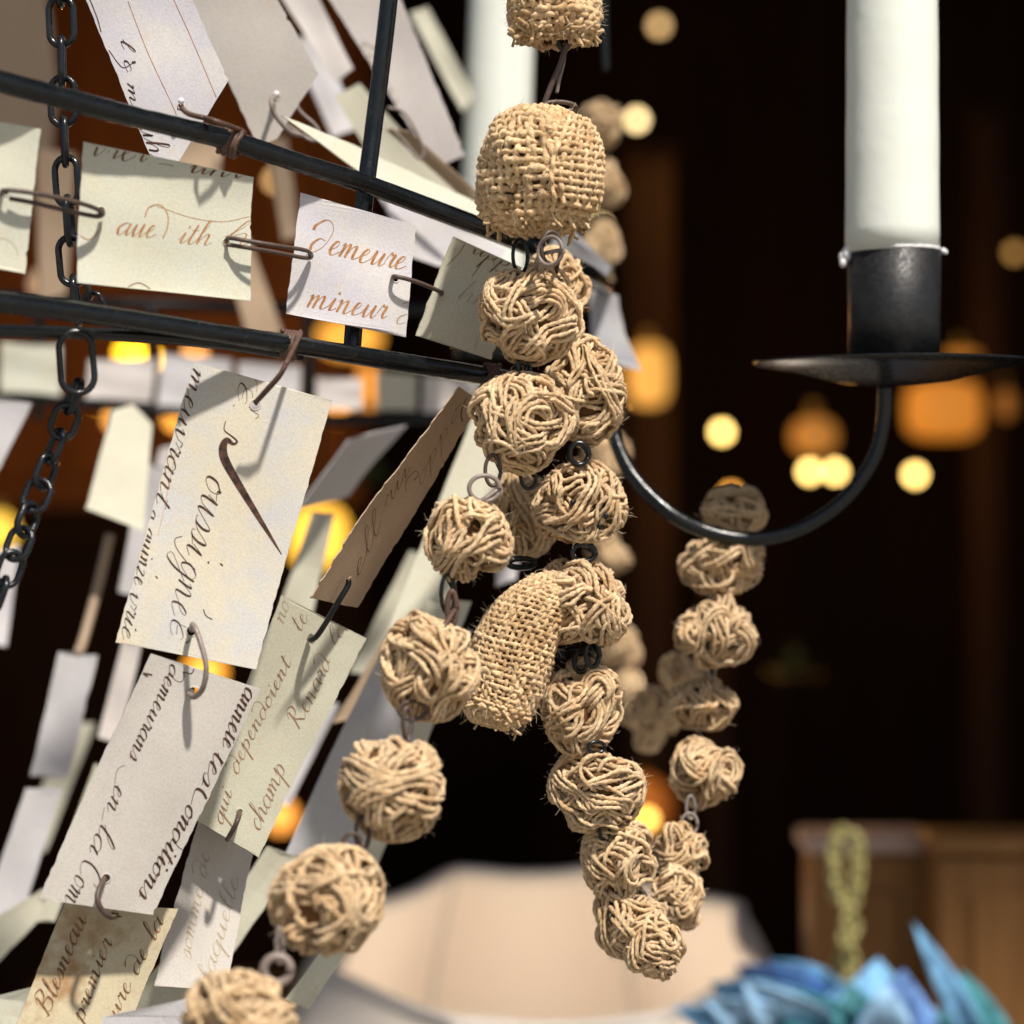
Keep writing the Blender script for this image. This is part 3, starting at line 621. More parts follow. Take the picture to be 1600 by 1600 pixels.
# ------------------------------------------------------------------ paper tags
def inside(pt, poly, mrg=0):
    s = None
    for i in range(len(poly)):
        a, b = poly[i], poly[(i + 1) % len(poly)]
        cr = (b[0] - a[0]) * (pt[1] - a[1]) - (b[1] - a[1]) * (pt[0] - a[0]); cr /= math.hypot(b[0] - a[0], b[1] - a[1]) + 1e-9
        if s is None: s = 1 if sum((poly[j][0] * poly[(j + 1) % len(poly)][1] - poly[(j + 1) % len(poly)][0] * poly[j][1]) for j in range(len(poly))) > 0 else -1
        if cr * s < mrg: return False
    return True
CARDS = {}
def card(poly, dep, mt, label, name='paper_tag', bend=0.0, holes=(), texts=(), strokes=(), ink=INK_BROWN, iw=2.2, group=None, vdir=None, rough=.5, cat='paper tag', seed=0, thick=.00042, nib=.25, curlv=0.0):
    """poly: photo pixel corners TL,TR,..; dep: depth per corner (metres)"""
    W3 = np.array([list(P(x, y, d)) for (x, y), d in zip(poly, dep)]); c0 = W3.mean(0)
    _, _, vt = np.linalg.svd(W3 - c0); n = vt[2]
    if n[1] > 0: n = -n
    if vdir is None: vdir = ((poly[-1][0] + poly[-2][0] - poly[0][0] - poly[1][0]), (poly[-1][1] + poly[-2][1] - poly[0][1] - poly[1][1]))
    def hit(px, py):
        r = np.array(list(P(px, py, 1.0))) - np.array([0, 0, CZ]); o = np.array([0, 0, CZ])
        return o + r * ((c0 - o).dot(n) / r.dot(n))
    cx, cy = np.mean([p[0] for p in poly]), np.mean([p[1] for p in poly])
    v = hit(cx + vdir[0] * .1, cy + vdir[1] * .1) - hit(cx, cy); v /= np.linalg.norm(v); u = np.cross(n, v)
    if u[0] < 0 and abs(u[0]) > .2: u = -u
    def loc(px, py): w_ = hit(px, py) - c0; return np.array([w_.dot(u), w_.dot(v)])
    L2 = np.array([loc(*p) for p in poly]); vmin, vmax = L2[:, 1].min(), L2[:, 1].max(); umin, umax = L2[:, 0].min(), L2[:, 0].max()
    Lh = max(vmax - vmin, 1e-4); Lw = max(umax - umin, 1e-4)
    g = np.random.RandomState(seed + int(abs(poly[0][0]) + abs(poly[0][1])))
    ph = g.rand(6) * 6.28
    def out(a, b):
        x, y = a / Lw, b / Lh
        return bend * (y * y * 4 - .5) + curlv * (x * x * 4 - .5) + .0004 * math.sin(5 * x + ph[0] + 3 * y) + .0003 * math.sin(9 * y + ph[1] - 2 * x)
    def w3(a, b, off=0): return c0 + u * a + v * b + n * (out(a, b) + off)
    def span(b):
        xs = []
        m_ = len(L2)
        for i in range(m_):
            p, q = L2[i], L2[(i + 1) % m_]
            if abs(p[1] - q[1]) < 1e-9:
                if abs(b - p[1]) < 1e-7: xs += [p[0], q[0]]
                continue
            f = (b - p[1]) / (q[1] - p[1])
            if -1e-6 <= f <= 1 + 1e-6: xs.append(p[0] + f * (q[0] - p[0]))
        return (min(xs), max(xs)) if xs else (0, 0)
    step = .0011 if holes or texts else .004
    nr = max(4, int(Lh / step)); nc = max(4, int(Lw / step))
    rows = sorted(set([round(x, 7) for x in list(np.linspace(vmin, vmax, nr)) + list(L2[:, 1])])); keep = []
    for b in rows:
        if keep and b - keep[-1] < 1e-5: continue
        keep.append(b)
    rows = keep
    hl = [(loc(*h[:2]), (h[2] if len(h) > 2 else 8) * K * np.mean(dep)) for h in holes]
    ab = []
    jr = np.convolve(g.randn(len(rows) + 4), [.5, .5], 'same'); jl = np.convolve(g.randn(len(rows) + 4), [.5, .5], 'same')
    for i, b in enumerate(rows):
        x0_, x1_ = span(min(max(b, vmin + 1e-9), vmax - 1e-9))
        e = .00013 * rough * 2
        x0_ += e * jl[i]; x1_ += e * jr[i]
        if g.rand() < 0.06 * rough: x1_ -= .0006 * g.rand()
        for j in range(nc + 1):
            a = x0_ + (x1_ - x0_) * j / nc; bb = b
            if i in (0, len(rows) - 1): bb += e * g.randn() * .6
            ab.append([a, bb])
    ab = np.array(ab); nC = nc + 1; F = []
    hole_v = {}
    for i in range(len(rows) - 1):
        for j in range(nc):
            q = [i * nC + j, i * nC + j + 1, (i + 1) * nC + j + 1, (i + 1) * nC + j]; cen = ab[q].mean(0)
            if any(np.linalg.norm(cen - h) < r_ for h, r_ in hl): continue
            F.append(q)
    for h, r_ in hl:      # pull the ragged edge of the punched hole onto its circle
        used = {}
        for q in F:
            for k_ in q: used[k_] = used.get(k_, 0) + 1
        for k_, c_ in used.items():
            d = ab[k_] - h; l = np.linalg.norm(d)
            if c_ < 4 and l < r_ * 1.9: ab[k_] = h + d / (l + 1e-9) * r_
    F = np.array(F)
    front = np.array([w3(a, b) for a, b in ab]); back = front - n * thick
    nv = len(front)
    edges = {}
    for q in F:
        for s in range(4):
            e = (q[s], q[(s + 1) % 4]); edges[e] = 1
    side = [(e[1], e[0], e[0] + nv, e[1] + nv) for e in edges if (e[1], e[0]) not in edges]
    A = np.vstack([F, F[:, ::-1] + nv, np.array(side)])
    t = thing(name, label, cat, Vector(c0), group)
    o = mk('card', np.vstack([front, back]), A, mt, t, c0, False)
    # ink
    items = []
    for k_, tx in enumerate(texts):
        s, a, b, xh = tx[:4]; ikw = tx[4] if len(tx) > 4 else iw; im = tx[5] if len(tx) > 5 else ink
        for st, _u in text_strokes(s, a, b, xh, seed=k_ + seed + 3): items.append((st, ikw, im, _u))
    for s_ in strokes:
        st, ikw, im = s_[0], s_[1], (s_[2] if len(s_) > 2 else ink); items.append((st, ikw, im, (0, 0)))
    bym = {}
    for st, ikw, im, up in items:
        wfn = None
        if isinstance(ikw, (list, tuple)): wprof = ikw
        else: wprof = None
        p = smooth_path([(x, y, 0) for x, y in st], 6)[:, :2]
        if len(p) < 2: continue
        d = np.gradient(p, axis=0); ln = np.linalg.norm(d, axis=1)[:, None] + 1e-9; d = d / ln; nn = np.stack([-d[:, 1], d[:, 0]], 1)
        if not wprof: ikw = ikw * 1.12
        if wprof: wd = np.interp(np.linspace(0, 1, len(p)), np.linspace(0, 1, len(wprof)), wprof)
        else:
            down = np.clip(-(d[:, 0] * up[0] + d[:, 1] * up[1]), 0, 1) if up != (0, 0) else np.ones(len(p)) * .5
            wd = ikw * (nib + (1 - nib) * down ** 1.2)
            wd = np.convolve(np.pad(wd, 1, 'edge'), [.25, .5, .25], 'valid')
        Vv, Ff = bym.setdefault(im.name, ([], []))
        prev = None
        for q in range(len(p)):
            if not inside(p[q], poly, .8) or any(np.linalg.norm(loc(*p[q]) - h) < r_ * 1.1 for h, r_ in hl): prev = None; continue
            a_, b_2 = p[q] + nn[q] * wd[q] / 2, p[q] - nn[q] * wd[q] / 2
            k0 = len(Vv); Vv.append(w3(*loc(*a_), .00006)); Vv.append(w3(*loc(*b_2), .00006))
            if prev is not None: Ff.append((prev, prev + 1, k0 + 1, k0))
            prev = k0
    for nm_, (Vv, Ff) in bym.items():
        if Ff: mk('handwriting', np.array(Vv), np.array(Ff), bpy.data.materials[nm_], t, c0, False)
    # raised paper lip round each hole
    for h, r_ in hl:
        pts = [w3(h[0] + math.cos(a) * r_ * 1.05, h[1] + math.sin(a) * r_ * 1.05, .00004) for a in np.linspace(0, 2 * math.pi, 16, endpoint=False)]
        vv, ff, aa = tube(np.array(pts), .00022, 6, closed=True); mk('punched_rim', vv, ff, mt, t, c0)
    return t

GF = 'cards linked in a row between the hoops'
card([(-70, 178), (63, 202), (40, 427), (-80, 408)], [.668, .676, .676, .668], P_CREAM, 'blank cream card cut off by the left edge, left of the chain', bend=.0005, holes=[(8, 300, 6)], strokes=[([(-20, 380), (0, 372), (20, 380), (30, 400)], 1.2, INK_FAINT)], group=GF, seed=2)
card([(131, 222), (397, 277), (391, 470), (119, 442)], [.690, .722, .722, .690], P_CREAM, 'cream card with rust writing around a curled letter, right of the chain', bend=.0013, holes=[(158, 330, 7), (355, 378, 6)],
     texts=[('vrer', (140, 243), (232, 254), 22, 3.6, INK_BROWN), ('-', (240, 262), (272, 268), 20, 3.4, INK_BROWN), ('unv', (292, 268), (395, 282), 20, 4.2, INK_BROWN), ('aue', (180, 366), (246, 374), 20, 3.2, INK_RUST), ('ith', (278, 380), (334, 385), 18, 2.8, INK_RUST), ('h', (346, 378), (392, 384), 18, 2.2, INK_RUST)],
     strokes=[([(126, 368), (140, 374), (155, 362), (160, 345)], 2.6, INK_RUST), ([(196, 450), (215, 442), (232, 450), (240, 462)], 2.6, INK_BROWN), ([(245, 322), (300, 340), (350, 346), (392, 338)], 1.4, INK_RUST), ([(226, 340), (232, 325), (250, 320), (262, 335), (262, 355), (255, 372)], 2.8, INK_RUST)], ink=INK_RUST, group=GF)
card([(470, 302), (651, 352), (634, 526), (448, 490)], [.735, .752, .752, .735], P_WHITE, 'lavender white card with large rust cursive in two lines', bend=.0005, curlv=-.0008, holes=[(484, 397, 5), (618, 436, 5)],
     texts=[('Demeure', (482, 392), (644, 424), 22, 4.0, INK_RUST), ('mineur', (478, 480), (612, 500), 20, 3.6, INK_RUST), ('d', (616, 504), (644, 510), 17, 2.4, INK_FAINT)], ink=INK_RUST, group=GF, seed=4)
card([(708, 370), (815, 418), (768, 562), (650, 524)], [.762, .772, .772, .762], P_GREEN, 'pale green card partly covered by jute balls', bend=.0004, holes=[(690, 458, 5)],
     texts=[('upp', (735, 395), (800, 420), 16, 2.6, INK_BROWN), ('hm', (712, 468), (775, 484), 17, 1.8, INK_FAINT)], strokes=[([(700, 415), (718, 395), (728, 378)], 1.6, INK_BROWN), ([(738, 432), (752, 412), (760, 402)], 1.6, INK_BROWN), ([(742, 545), (748, 525), (768, 512)], 1.6, INK_FAINT), ([(768, 400), (775, 425), (782, 436)], 5, INK_FAINT)], group=GF, seed=5)
# big hanging tags
card([(303, 566), (519, 626), (399, 1046), (180, 1003)], [.722, .732, .722, .708], P_PARCH, 'mottled parchment tag with a long black pen flourish', bend=.0013, holes=[(398, 633, 8), (299, 986, 8)],
     texts=[('meuvrant', (303, 572), (238, 800), 15, 3.6, INK_BLACK), ('a quinze', (232, 790), (206, 922), 14, 3.2, INK_BLACK), ('vrie', (204, 920), (186, 1000), 14, 3.0, INK_BLACK), ('oussi', (324, 738), (288, 872), 27, 3.6, INK_BLACK), ('gne', (285, 872), (264, 962), 25, 3.2, INK_BLACK), ('&', (270, 958), (262, 998), 22, 2.8, INK_BLACK), ('&.', (378, 588), (362, 648), 18, 2.6, INK_BLACK)],
     strokes=[([(352, 658), (350, 672), (362, 682), (370, 690), (364, 694), (354, 688), (348, 700), (352, 720), (372, 755), (400, 800), (425, 840), (441, 866)], [1.2, 1.8, 2.6, 3.0, 4.5, 9, 13, 14, 12, 9, 5.0, 1.4], INK_BLACK),
              ([(285, 838), (274, 842), (276, 856), (292, 878), (306, 890)], 2.0, INK_BLACK), ([(276, 700), (262, 770), (247, 838)], 1.0, INK_RUST), ([(318, 952), (322, 962), (332, 968)], 2.6, INK_BLACK), ([(345, 880), (349, 884)], 4, INK_BLACK), ([(243, 900), (246, 904)], 3.5, INK_BLACK), ([(372, 588), (388, 586), (400, 598), (400, 612)], 1.6, INK_RUST), ([(398, 655), (404, 650), (398, 645), (390, 640)], 1.6, INK_BROWN)], ink=INK_BLACK, group='tags hanging in a chain under the lower hoop', seed=1)
card([(236, 1021), (406, 1076), (240, 1430), (60, 1403)], [.710, .722, .716, .700], P_GREY, 'grey paper tag with two lines of bold black cursive', bend=.0008, holes=[(303, 1082, 9), (165, 1372, 7)],
     texts=[('annete', (384, 1072), (342, 1170), 14, 4.0, INK_BLACK), ('les', (338, 1172), (312, 1226), 15, 4.0, INK_BLACK), ('Conditions', (310, 1228), (208, 1412), 15, 4.2, INK_BLACK), ('demeurans', (268, 1036), (196, 1196), 13, 3.2, INK_BLACK), ('en', (182, 1224), (164, 1268), 14, 3.2, INK_BLACK), ('la', (160, 1284), (136, 1330), 16, 3.4, INK_BLACK), ('Com', (132, 1340), (96, 1412), 18, 3.0, INK_BLACK), ('1', (222, 1050), (226, 1058), 4, 3.2, INK_BLACK)],
     strokes=[([(222, 1052), (230, 1053), (238, 1055)], 4.6, INK_BLACK), ([(196, 1196), (184, 1204), (180, 1226)], 1.2, INK_BLACK), ([(164, 1262), (160, 1282)], 1.2, INK_BLACK), ([(275, 1022), (290, 1026), (304, 1036), (300, 1052), (286, 1050)], 2.8, INK_BLACK), ([(254, 1348), (242, 1384)], 1.4, INK_BLACK)], ink=INK_BLACK, group='tags hanging in a chain under the lower hoop', seed=6)
card([(104, 1408), (277, 1420), (188, 1640), (10, 1640)], [.720, .732, .722, .71], P_STAIN, 'brown stained tag at the lower left corner', bend=.0013, holes=[(178, 1430, 6)],
     texts=[('Blesneau', (74, 1590), (142, 1424), 14, 4.0, INK_BROWN), ('premier', (128, 1600), (180, 1462), 13, 3.6, INK_BROWN), ('cure de la', (176, 1610), (262, 1424), 13, 3.2, INK_BROWN)], ink=INK_BROWN, group='tags hanging in a chain under the lower hoop', seed=7)
card([(717, 604), (752, 628), (560, 950), (484, 932)], [.748, .772, .768, .742], P_TAN, 'narrow tan tag turned edgeways beside the jute balls, shade put into its tan', bend=.0013, holes=[(545, 905, 4)],  # tan paper stands in for shade on this downward-turned tag
     texts=[('ell', (556, 906), (600, 820), 9, 2.0, INK_BROWN), ('rii', (606, 800), (648, 730), 9, 2.0, INK_BROWN), ('oppo', (656, 762), (728, 630), 7, 1.3, INK_BROWN)], strokes=[([(730, 622), (722, 645), (724, 660)], 3, INK_BROWN), ([(636, 770), (638, 752), (650, 738), (656, 742), (648, 752)], 1.5, INK_BROWN)], ink=INK_BROWN, rough=1.4, seed=8)
card([(438, 930), (572, 997), (402, 1338), (308, 1282)], [.758, .772, .765, .750], P_GREEN, 'faded green-grey tag with brown writing running upward', bend=.0013, holes=[(488, 998, 5), (374, 1268, 5)],
     texts=[('qui', (346, 1290), (366, 1236), 12, 2.6, INK_MID), ('dependoient', (372, 1212), (464, 1022), 12, 2.5, INK_MID), ('champ', (404, 1300), (452, 1190), 14, 2.6, INK_MID), ('Renard', (468, 1142), (524, 1024), 13, 2.5, INK_MID), ('te', (468, 988), (482, 962), 14, 2.0, INK_MID), ('la', (520, 1010), (548, 978), 12, 1.8, INK_MID), ('no', (440, 975), (452, 940), 12, 2.0, INK_FAINT)], ink=INK_MID, seed=9)
card([(309, 1284), (396, 1334), (352, 1548), (240, 1540)], [.768, .782, .762, .750], P_GREY, 'grey lilac tag hanging behind with blurred faint script', bend=.0013,
     texts=[('somme de', (300, 1500), (330, 1320), 12, 2.6, INK_FAINT), ('laquelle', (330, 1540), (380, 1360), 12, 2.6, INK_FAINT)], ink=INK_FAINT, seed=10)
# tags above the hoop
card([(110, -60), (275, -60), (357, 125), (274, 262), (236, 246)], [.735, .742, .752, .752, .746], P_WHITE, 'white pointed tag with two ruled lines, crossing behind the upper hoop', bend=.0013, holes=[(283, 165, 5)], vdir=(130, 300),
     texts=[('l c m', (188, 60), (206, 172), 9, 3.0, INK_BLACK), ('uh', (216, 196), (236, 246), 16, 3.2, INK_BLACK)], strokes=[([(200, 2), (232, 84), (270, 165), (276, 180)], 1.6, INK_RUST), ([(268, -10), (300, 60), (338, 152)], 1.6, INK_RUST), ([(170, 78), (184, 98), (194, 106), (208, 98)], 2.2, INK_BLACK), ([(206, 98), (212, 97)], 6, INK_BLACK), ([(140, -2), (152, 28), (158, 50)], 2.5, INK_BLACK)], ink=INK_BLACK, seed=11)
card([(270, -60), (404, -60), (498, 116), (434, 216), (404, 230)], [.80, .81, .825, .825, .82], P_GREY, 'plain grey pointed tag right of the ruled white tag, shade put into its grey', holes=[(432, 150, 6)], vdir=(130, 300), bend=.0008)  # grey paper stands in for the tag being out of the sun
def bt(poly, Y, m_, label, **kw):
    if not isinstance(Y, (list, tuple)): Y = [Y] * len(poly)
    return card(poly, Y, m_, label, bend=kw.pop('bend', .001), **kw)
bt([(478, -60), (602, -60), (726, 243), (680, 262)], [.90, .90, .91, .91], P_PINK, 'long pink-white tag behind the upright rod', texts=[('lom', (560, 60), (620, 180), 12, 3, INK_FAINT)])
bt([(405, -60), (470, -60), (552, 108), (524, 130)], .96, P_PINK, 'narrow pinkish tag left of the upright rod')
bt([(522, 150), (562, 130), (742, 335), (640, 345)], .94, P_GREEN, 'pale green tag crossing behind the upright rod')
bt([(436, 184), (560, 226), (770, 330), (760, 362), (600, 292)], [.80, .82, .86, .86, .82], P_CREAM, 'bright tag seen almost edge-on above the upper hoop')
bt([(600, 200), (640, 205), (765, 318), (745, 330)], [.88, .88, .90, .90], P_TAN, 'brown tag edge sloping above the hoop')
bt([(590, 308), (660, 330), (790, 390), (760, 440), (640, 400)], [.90, .90, .92, .92, .9], P_WHITE, 'white tag under the upper hoop, behind the small cards')
bt([(880, 345), (958, 418), (936, 446), (850, 405)], [.93, .95, .95, .93], P_BLUE, 'bluish tag end poking out right of the woven bead')
bt([(922, 452), (966, 462), (976, 520), (1003, 580), (925, 558)], .96, P_BLUE, 'bluish crumpled tag right of the upper jute balls')
bt([(-30, -30), (72, -30), (90, 130), (80, 240), (-30, 185)], 1.35, P_TAN, 'large tan blurred tag in the top left corner')
bt([(56, 232), (118, 240), (104, 460), (62, 470)], 1.2, P_TAN, 'brownish tag behind the chain left of the cream card')
bt([(345, 380), (388, 372), (442, 520), (388, 530)], 1.15, P_TAN, 'tan tag in the gap between the two lettered cards')
bt([(268, 240), (300, 200), (348, 230), (344, 300), (270, 275)], 1.0, P_TAN, 'small tan tag peeking under the upper hoop')
bt([(416, 215), (448, 215), (468, 370), (442, 375)], 1.2, P_TAN, 'narrow brown tag left of the rust lettered card')
# lower left, out of focus
bt([(-50, 612), (50, 630), (0, 730), (-50, 800)], .95, P_LAV, 'white tag cut by the left edge under the hoops')
bt([(176, 640), (208, 632), (238, 662), (224, 830), (134, 795)], [.98, .98, .98, .96, .96], P_GREEN, 'blunt-topped cream tag left of the flourished tag')
bt([(222, 722), (262, 732), (222, 935), (184, 925)], 1.0, P_LAV, 'lilac strip tag left of the flourished tag')
bt([(192, 1000), (222, 1004), (186, 1165), (152, 1152)], .98, P_PINK, 'pinkish strip tag behind the grey lettered tag')
bt([(92, 1018), (153, 1024), (106, 1216), (47, 1212)], .96, P_LAV, 'upper of two lilac tags at the far left', group='lilac tags at the far left')
bt([(40, 1232), (96, 1232), (36, 1430), (-30, 1436)], .95, P_LAV, 'lower of two lilac tags at the far left', group='lilac tags at the far left')
bt([(148, 1192), (172, 1198), (86, 1440), (58, 1440)], .90, P_GREEN, 'cream strip along the left side of the grey lettered tag')
bt([(68, 1388), (66, 1432), (-20, 1520), (-20, 1442)], .92, P_GREEN, 'cream tag end at the lower left edge')
bt([(-20, 1560), (60, 1540), (40, 1640), (-20, 1640)], .80, P_CREAM, 'cream tag in the bottom left corner')
bt([(545, 690), (632, 664), (545, 775), (468, 796)], [.94, .98, .98, .94], P_LAV, 'pale folded tag between the flourished tag and the tan tag')
bt([(488, 800), (522, 804), (488, 960), (438, 946)], .96, P_GREEN, 'pale strip hanging in front of the yellow lantern')
bt([(742, 640), (800, 700), (672, 1000), (606, 985)], [.90, .90, .88, .88], P_GREEN, 'long pale green tag behind the left ball strand')
bt([(660, 900), (700, 900), (560, 1120), (520, 1130)], .90, P_TAN, 'brownish tag edge left of the ball strand')
bt([(668, 934), (737, 940), (716, 992), (655, 985)], .86, P_GREEN, 'small pale green tag between two balls of the left strand')
bt([(596, 1020), (735, 985), (560, 1345), (444, 1335)], [.86, .88, .86, .84], P_BLUE, 'large bluish tag behind the left ball strand')
bt([(640, 1110), (690, 1100), (612, 1300), (560, 1420), (520, 1400)], .87, P_GREEN, 'pale green strip under the bluish tag')
bt([(418, 1322), (470, 1340), (352, 1505), (296, 1500)], .84, P_GREEN, 'pale green tag low behind the grey lilac tag')
bt([(500, 1488), (548, 1480), (480, 1578), (446, 1560)], .80, P_CREAM, 'small cream tag end below the fourth ball')
bt([(255, 1500), (340, 1545), (300, 1590), (180, 1640), (170, 1600)], .78, P_GREEN, 'pale green tag at the bottom beside the lowest ball')
bt([(160, 1590), (290, 1560), (300, 1640), (150, 1640)], .70, P_LAV, 'white tag corner at the bottom edge')
for i, (q, m_, lb) in enumerate([([(2, 534), (96, 540), (94, 618), (0, 612)], P_CREAM, 'cream'), ([(140, 562), (244, 560), (236, 628), (134, 622)], P_PINK, 'pinkish'), ([(252, 552), (362, 562), (355, 640), (246, 632)], P_LAV, 'lilac'), ([(372, 566), (470, 572), (468, 642), (370, 640)], P_LAV, 'pale lilac'),
     ([(494, 590), (566, 592), (565, 640), (494, 640)], P_PINK, 'dull pink'), ([(588, 580), (652, 586), (650, 642), (588, 641)], P_GREEN, 'greenish'), ([(662, 586), (748, 594), (746, 645), (660, 644)], P_PINK, 'brownish pink')]):
    lab_ = ['cream small card under the hoops at the left edge', 'pinkish small card just right of the iron ring', 'lilac small card behind the corner of the flourished tag', 'pale lilac small card behind the top of the flourished tag', 'dull pink small card right of the flourished tag top', 'greenish small card right of the slim orange lantern', 'brownish pink small card above the tan edgeways tag'][i]
    bt(q, 1.2, m_, lab_, group='small blurred cards on the far side of the hoops', bend=.0003)

bt([(776, 872), (814, 860), (806, 906), (774, 916)], .96, P_LAV, 'scrap of bluish tag showing beside the top of the long woven bead')
M_GLINT = mat('white_glint_bead', (.85, .80, .80), .25, .3)  # white bead added for the highlight on each punched hole
for (ex, ey, eY, own) in ((283, 158, .7445, 'white pointed tag with two ruled lines'), (432, 147, .818, 'plain grey pointed tag')):
    for o_ in list(sc.objects):
        if o_.get('label', '').startswith(own): lathe('hole_glint', uvs(.0011, .0011, rings=8), P(ex, ey, eY), M_GLINT, o_, 14)
bt([(452, 60), (500, 52), (560, 200), (520, 215)], 1.05, P_WHITE, 'blurred white tag between the grey pointed tag and the upright rod')
bt([(640, 20), (668, 10), (742, 150), (722, 175)], 1.1, P_GREEN, 'blurred cream tag edge right of the long pink-white tag')
bt([(250, 700), (300, 690), (250, 900), (200, 900)], 1.1, P_PINK, 'blurred pinkish tag far behind the flourished tag')
bt([(420, 640), (480, 640), (470, 760), (420, 760)], 1.1, P_GREY, 'blurred grey tag behind the right edge of the flourished tag')
bt([(0, 860), (30, 850), (10, 1010), (-30, 1000)], 1.05, P_WHITE, 'blurred white tag at the left edge below the chain')
bt([(100, 1130), (150, 1130), (70, 1330), (30, 1330)], 1.15, P_GREEN, 'blurred cream tag behind the two lilac tags')
bt([(640, 860), (690, 870), (590, 1060), (545, 1050)], 1.0, P_GREEN, 'blurred pale tag left of the second left-strand ball')
bt([(480, 1090), (530, 1100), (450, 1260), (420, 1240)], 1.0, P_LAV, 'blurred pale tag right of the green-grey tag')
# wires joining the cards
def tw(pts, label, r=.0006, m_=M_WIRE, name='wire_link', per=8):
    return tag(wire(name, ptz(pts), r, m_, sides=8, per=per), label, 'wire')
tw([(2, 303, .672), (10, 297, .669), (60, 303, .672), (120, 316, .679), (155, 328, .687), (160, 334, .692), (150, 338, .688), (100, 328, .679), (48, 316, .673), (15, 310, .671)], 'brown wire loop joining the blank card to the cream card', .0007)
tw([(355, 378, .722), (358, 372, .716), (390, 377, .715), (440, 385, .719), (480, 392, .728), (486, 402, .736), (470, 402, .730), (430, 394, .723), (380, 386, .717), (354, 382, .716)], 'brown wire loop joining the cream and lavender cards', .00065)
tw([(614, 434, .752), (618, 432, .746), (650, 440, .748), (684, 454, .755), (690, 460, .764)], 'short dark wire joining the lavender and green cards', .0007)
tw([(299, 984, .716), (302, 976, .709), (312, 1000, .706), (322, 1040, .704), (318, 1072, .705), (306, 1088, .708), (296, 1084, .712), (300, 1078, .718)], 'grey wire hook between the flourished tag and grey tag', .00085, M_STEEL)
tw([(165, 1372, .712), (160, 1378, .704), (152, 1400, .70), (158, 1420, .70), (172, 1433, .704), (182, 1430, .72)], 'brown wire hook between the grey tag and stained tag', .00085, M_WIRE)
tw([(545, 906, .75), (543, 916, .750), (530, 938, .749), (508, 975, .751), (494, 995, .753), (484, 1000, .756), (486, 994, .762)], 'black wire hook between the tan tag and green-grey tag', .0009, M_IRON)
tw([(374, 1268, .757), (372, 1280, .748), (362, 1300, .748), (355, 1312, .752)], 'short dark wire hook at the foot of the green-grey tag', .0008, M_WIRE)
tw([(258, 1505, .775), (262, 1520, .765), (280, 1528, .765), (296, 1520, .772)], 'dark wire hook under the grey lilac tag', .0008, M_WIRE)
tw([(432, 150, .82), (424, 158, .81), (430, 180, .81), (452, 205, .812), (470, 212, .815)], 'bent grey wire through the grey pointed tag', .0008, M_STEEL)
tw([(462, 160, .84), (470, 175, .84), (492, 195, .84), (500, 212, .84), (490, 220, .84), (470, 210, .84), (448, 195, .84)], 'thin grey wire loop between two pointed tags', .0006, M_STEEL)
tw([(606, 168, .88), (630, 175, .88), (650, 205, .88), (662, 235, .88), (655, 248, .88), (635, 225, .88), (612, 200, .88)], 'grey wire loop on the long pink tag', .0006, M_STEEL)
tw([(172, 835, .98), (152, 920, .98), (130, 1000, .97), (122, 1020, .96)], 'long slanting tan wire above the lilac tags', .0022, mat('tan_wire', (.30, .22, .15), .6))
tw([(455, 1460, .655), (420, 1500, .665), (385, 1545, .68)], 'straight grey wire running behind the lowest ball', .0008, M_STEEL)

